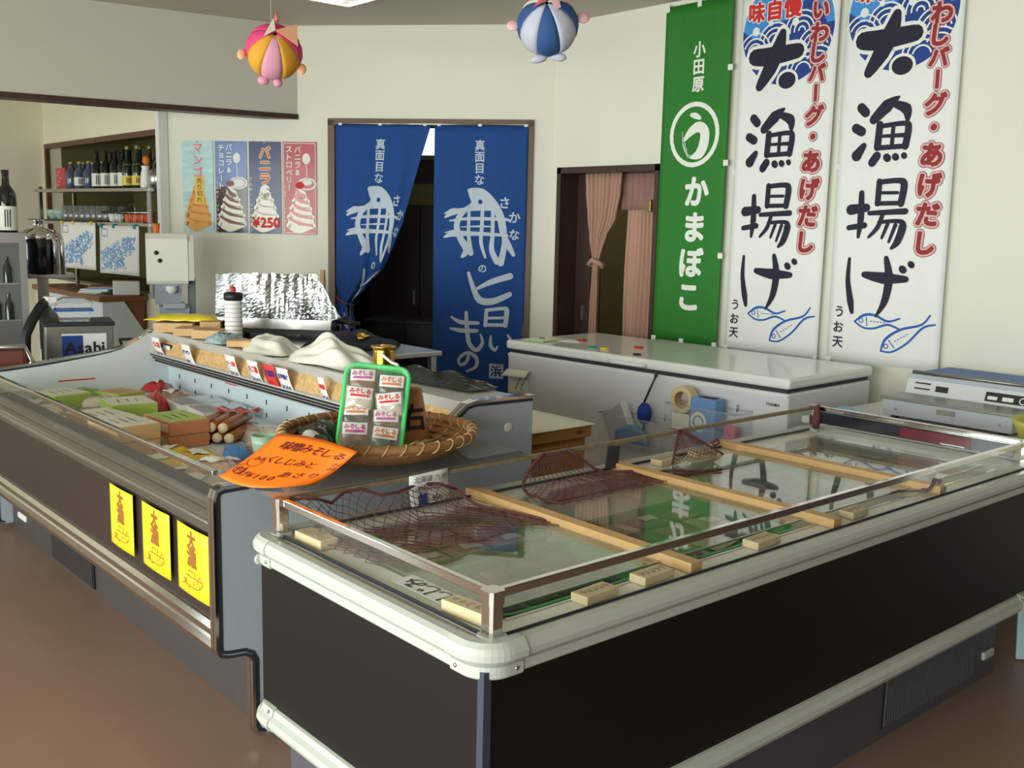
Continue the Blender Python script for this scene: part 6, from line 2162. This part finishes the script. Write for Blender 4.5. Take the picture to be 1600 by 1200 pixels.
fold(b2, 'ribbon', 'paper_blush', [(.005, .03, .118), (.035, .075, .110), (.050, -.03, .112), (.030, -.045, .115)])
fold(b2, 'ribbon', 'paper_red', [(-.05, -.015, .105), (-.012, .03, .118), (.022, .012, .122), (-.008, .004, .128)])
for t, p in ((b1, (1.889, 3.525, 2.138)), (b2, (2.700, 2.932, 2.268))):
    o = MB().tube([(p[0], p[1] + .02, p[2] + .107), (p[0], p[1] + .02, 2.789)], .0012, 5).build('hanging_thread', 'thread')
    tag(o, 'thin thread holding up the %s paper balloon' % ('pink' if t is b1 else 'blue'), 'thread')

# ---------------------------------------------------------------- ceiling light
cl = thing('ceiling_light', 'recessed fluorescent ceiling light with louver grid', 'light', (3.06, 4.14, 2.762), R(0))
mat('tube_glow', (255, 255, 250), .5, emit=((255, 255, 245), 9.0))
b = MB()
for a in ((0, .012, 0, 1.22), (.288, .30, 0, 1.22), (0, .30, 0, .012), (0, .30, 1.208, 1.22)):
    b.box(*a, 0, .028)
b.build('frame', 'enamel_white', cl)
MB().box(.012, .288, .012, 1.208, .024, .028).build('reflector', 'enamel_white', cl)
for x in (.09, .21):
    MB().tube([(x, .03, .016), (x, 1.19, .016)], .006, 10).build('tube', 'tube_glow', cl)
for i in range(12):
    MB().box(.012, .288, .08 + i * .096, .084 + i * .096, .0, .008).build('louver', 'brushed', cl)
for x in (.10, .20):
    MB().box(x - .002, x + .002, .012, 1.208, .0, .008).build('louver', 'brushed', cl)

# ---------------------------------------------------------------- dim room behind the blue curtains
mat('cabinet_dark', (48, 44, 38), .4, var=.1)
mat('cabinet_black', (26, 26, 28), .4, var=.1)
mat('olive_box', (120, 116, 72), .6, var=.1)
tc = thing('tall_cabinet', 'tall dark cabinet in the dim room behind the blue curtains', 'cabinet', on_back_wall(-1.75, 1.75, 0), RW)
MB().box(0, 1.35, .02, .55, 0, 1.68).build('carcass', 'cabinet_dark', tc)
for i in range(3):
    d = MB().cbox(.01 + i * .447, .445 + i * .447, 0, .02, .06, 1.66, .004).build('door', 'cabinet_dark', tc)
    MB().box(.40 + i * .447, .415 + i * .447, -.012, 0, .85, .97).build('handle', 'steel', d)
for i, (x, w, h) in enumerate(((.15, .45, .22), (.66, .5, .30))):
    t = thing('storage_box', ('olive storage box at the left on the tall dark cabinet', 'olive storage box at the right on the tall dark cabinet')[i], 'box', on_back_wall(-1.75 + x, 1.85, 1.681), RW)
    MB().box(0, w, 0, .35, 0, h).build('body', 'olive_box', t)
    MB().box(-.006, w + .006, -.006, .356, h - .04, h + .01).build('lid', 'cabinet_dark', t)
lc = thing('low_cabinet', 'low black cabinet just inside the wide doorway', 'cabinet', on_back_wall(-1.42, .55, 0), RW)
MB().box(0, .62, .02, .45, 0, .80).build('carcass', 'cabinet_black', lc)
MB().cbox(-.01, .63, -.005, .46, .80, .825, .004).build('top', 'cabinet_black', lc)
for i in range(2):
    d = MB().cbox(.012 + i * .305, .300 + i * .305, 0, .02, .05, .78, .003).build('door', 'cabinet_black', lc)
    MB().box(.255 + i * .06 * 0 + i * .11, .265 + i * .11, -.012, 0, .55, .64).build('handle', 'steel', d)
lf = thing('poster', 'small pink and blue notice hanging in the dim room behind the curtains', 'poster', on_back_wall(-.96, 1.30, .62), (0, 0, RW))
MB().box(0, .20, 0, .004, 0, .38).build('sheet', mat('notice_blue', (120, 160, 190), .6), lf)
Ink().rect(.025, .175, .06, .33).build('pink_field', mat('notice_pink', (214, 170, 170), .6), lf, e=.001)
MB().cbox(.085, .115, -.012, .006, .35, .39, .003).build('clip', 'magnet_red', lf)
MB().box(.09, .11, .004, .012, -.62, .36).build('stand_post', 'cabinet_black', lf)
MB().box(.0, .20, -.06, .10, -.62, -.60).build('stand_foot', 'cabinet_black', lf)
w8 = struct('window_5', MB().box(-2.0, -1.0, 2.585, 2.60, 2.1, 2.14).box(-2.0, -1.0, 2.585, 2.60, 2.6, 2.65).box(-2.0, -1.95, 2.585, 2.60, 2.14, 2.6).box(-1.05, -1.0, 2.585, 2.60, 2.14, 2.6), 'window_metal', loc=OW, rot=RW)
MB().box(-1.95, -1.05, 2.594, 2.598, 2.14, 2.6).build('pane', mat('lit_window', (225, 232, 240), .5, emit=((225, 235, 250), 1.1)), w8)

# ---------------------------------------------------------------- unseen fill lamp added to brighten the passage behind the pink curtains
pl = thing('passage_fill_lamp', 'unseen round fill lamp added to brighten the passage behind the pink string curtains', 'lamp', (5.5, 5.2, 2.70))
MB().lathe([(.14, .088), (.15, .06), (.13, .02), (.07, .0), (0, -.004)], 24).build('globe', mat('fill_glow', (245, 240, 225), .5, emit=((255, 244, 220), 22.0)), pl)
MB().lathe([(.16, .07), (.16, .09)], 24).build('ceiling_plate', 'enamel_white', pl)
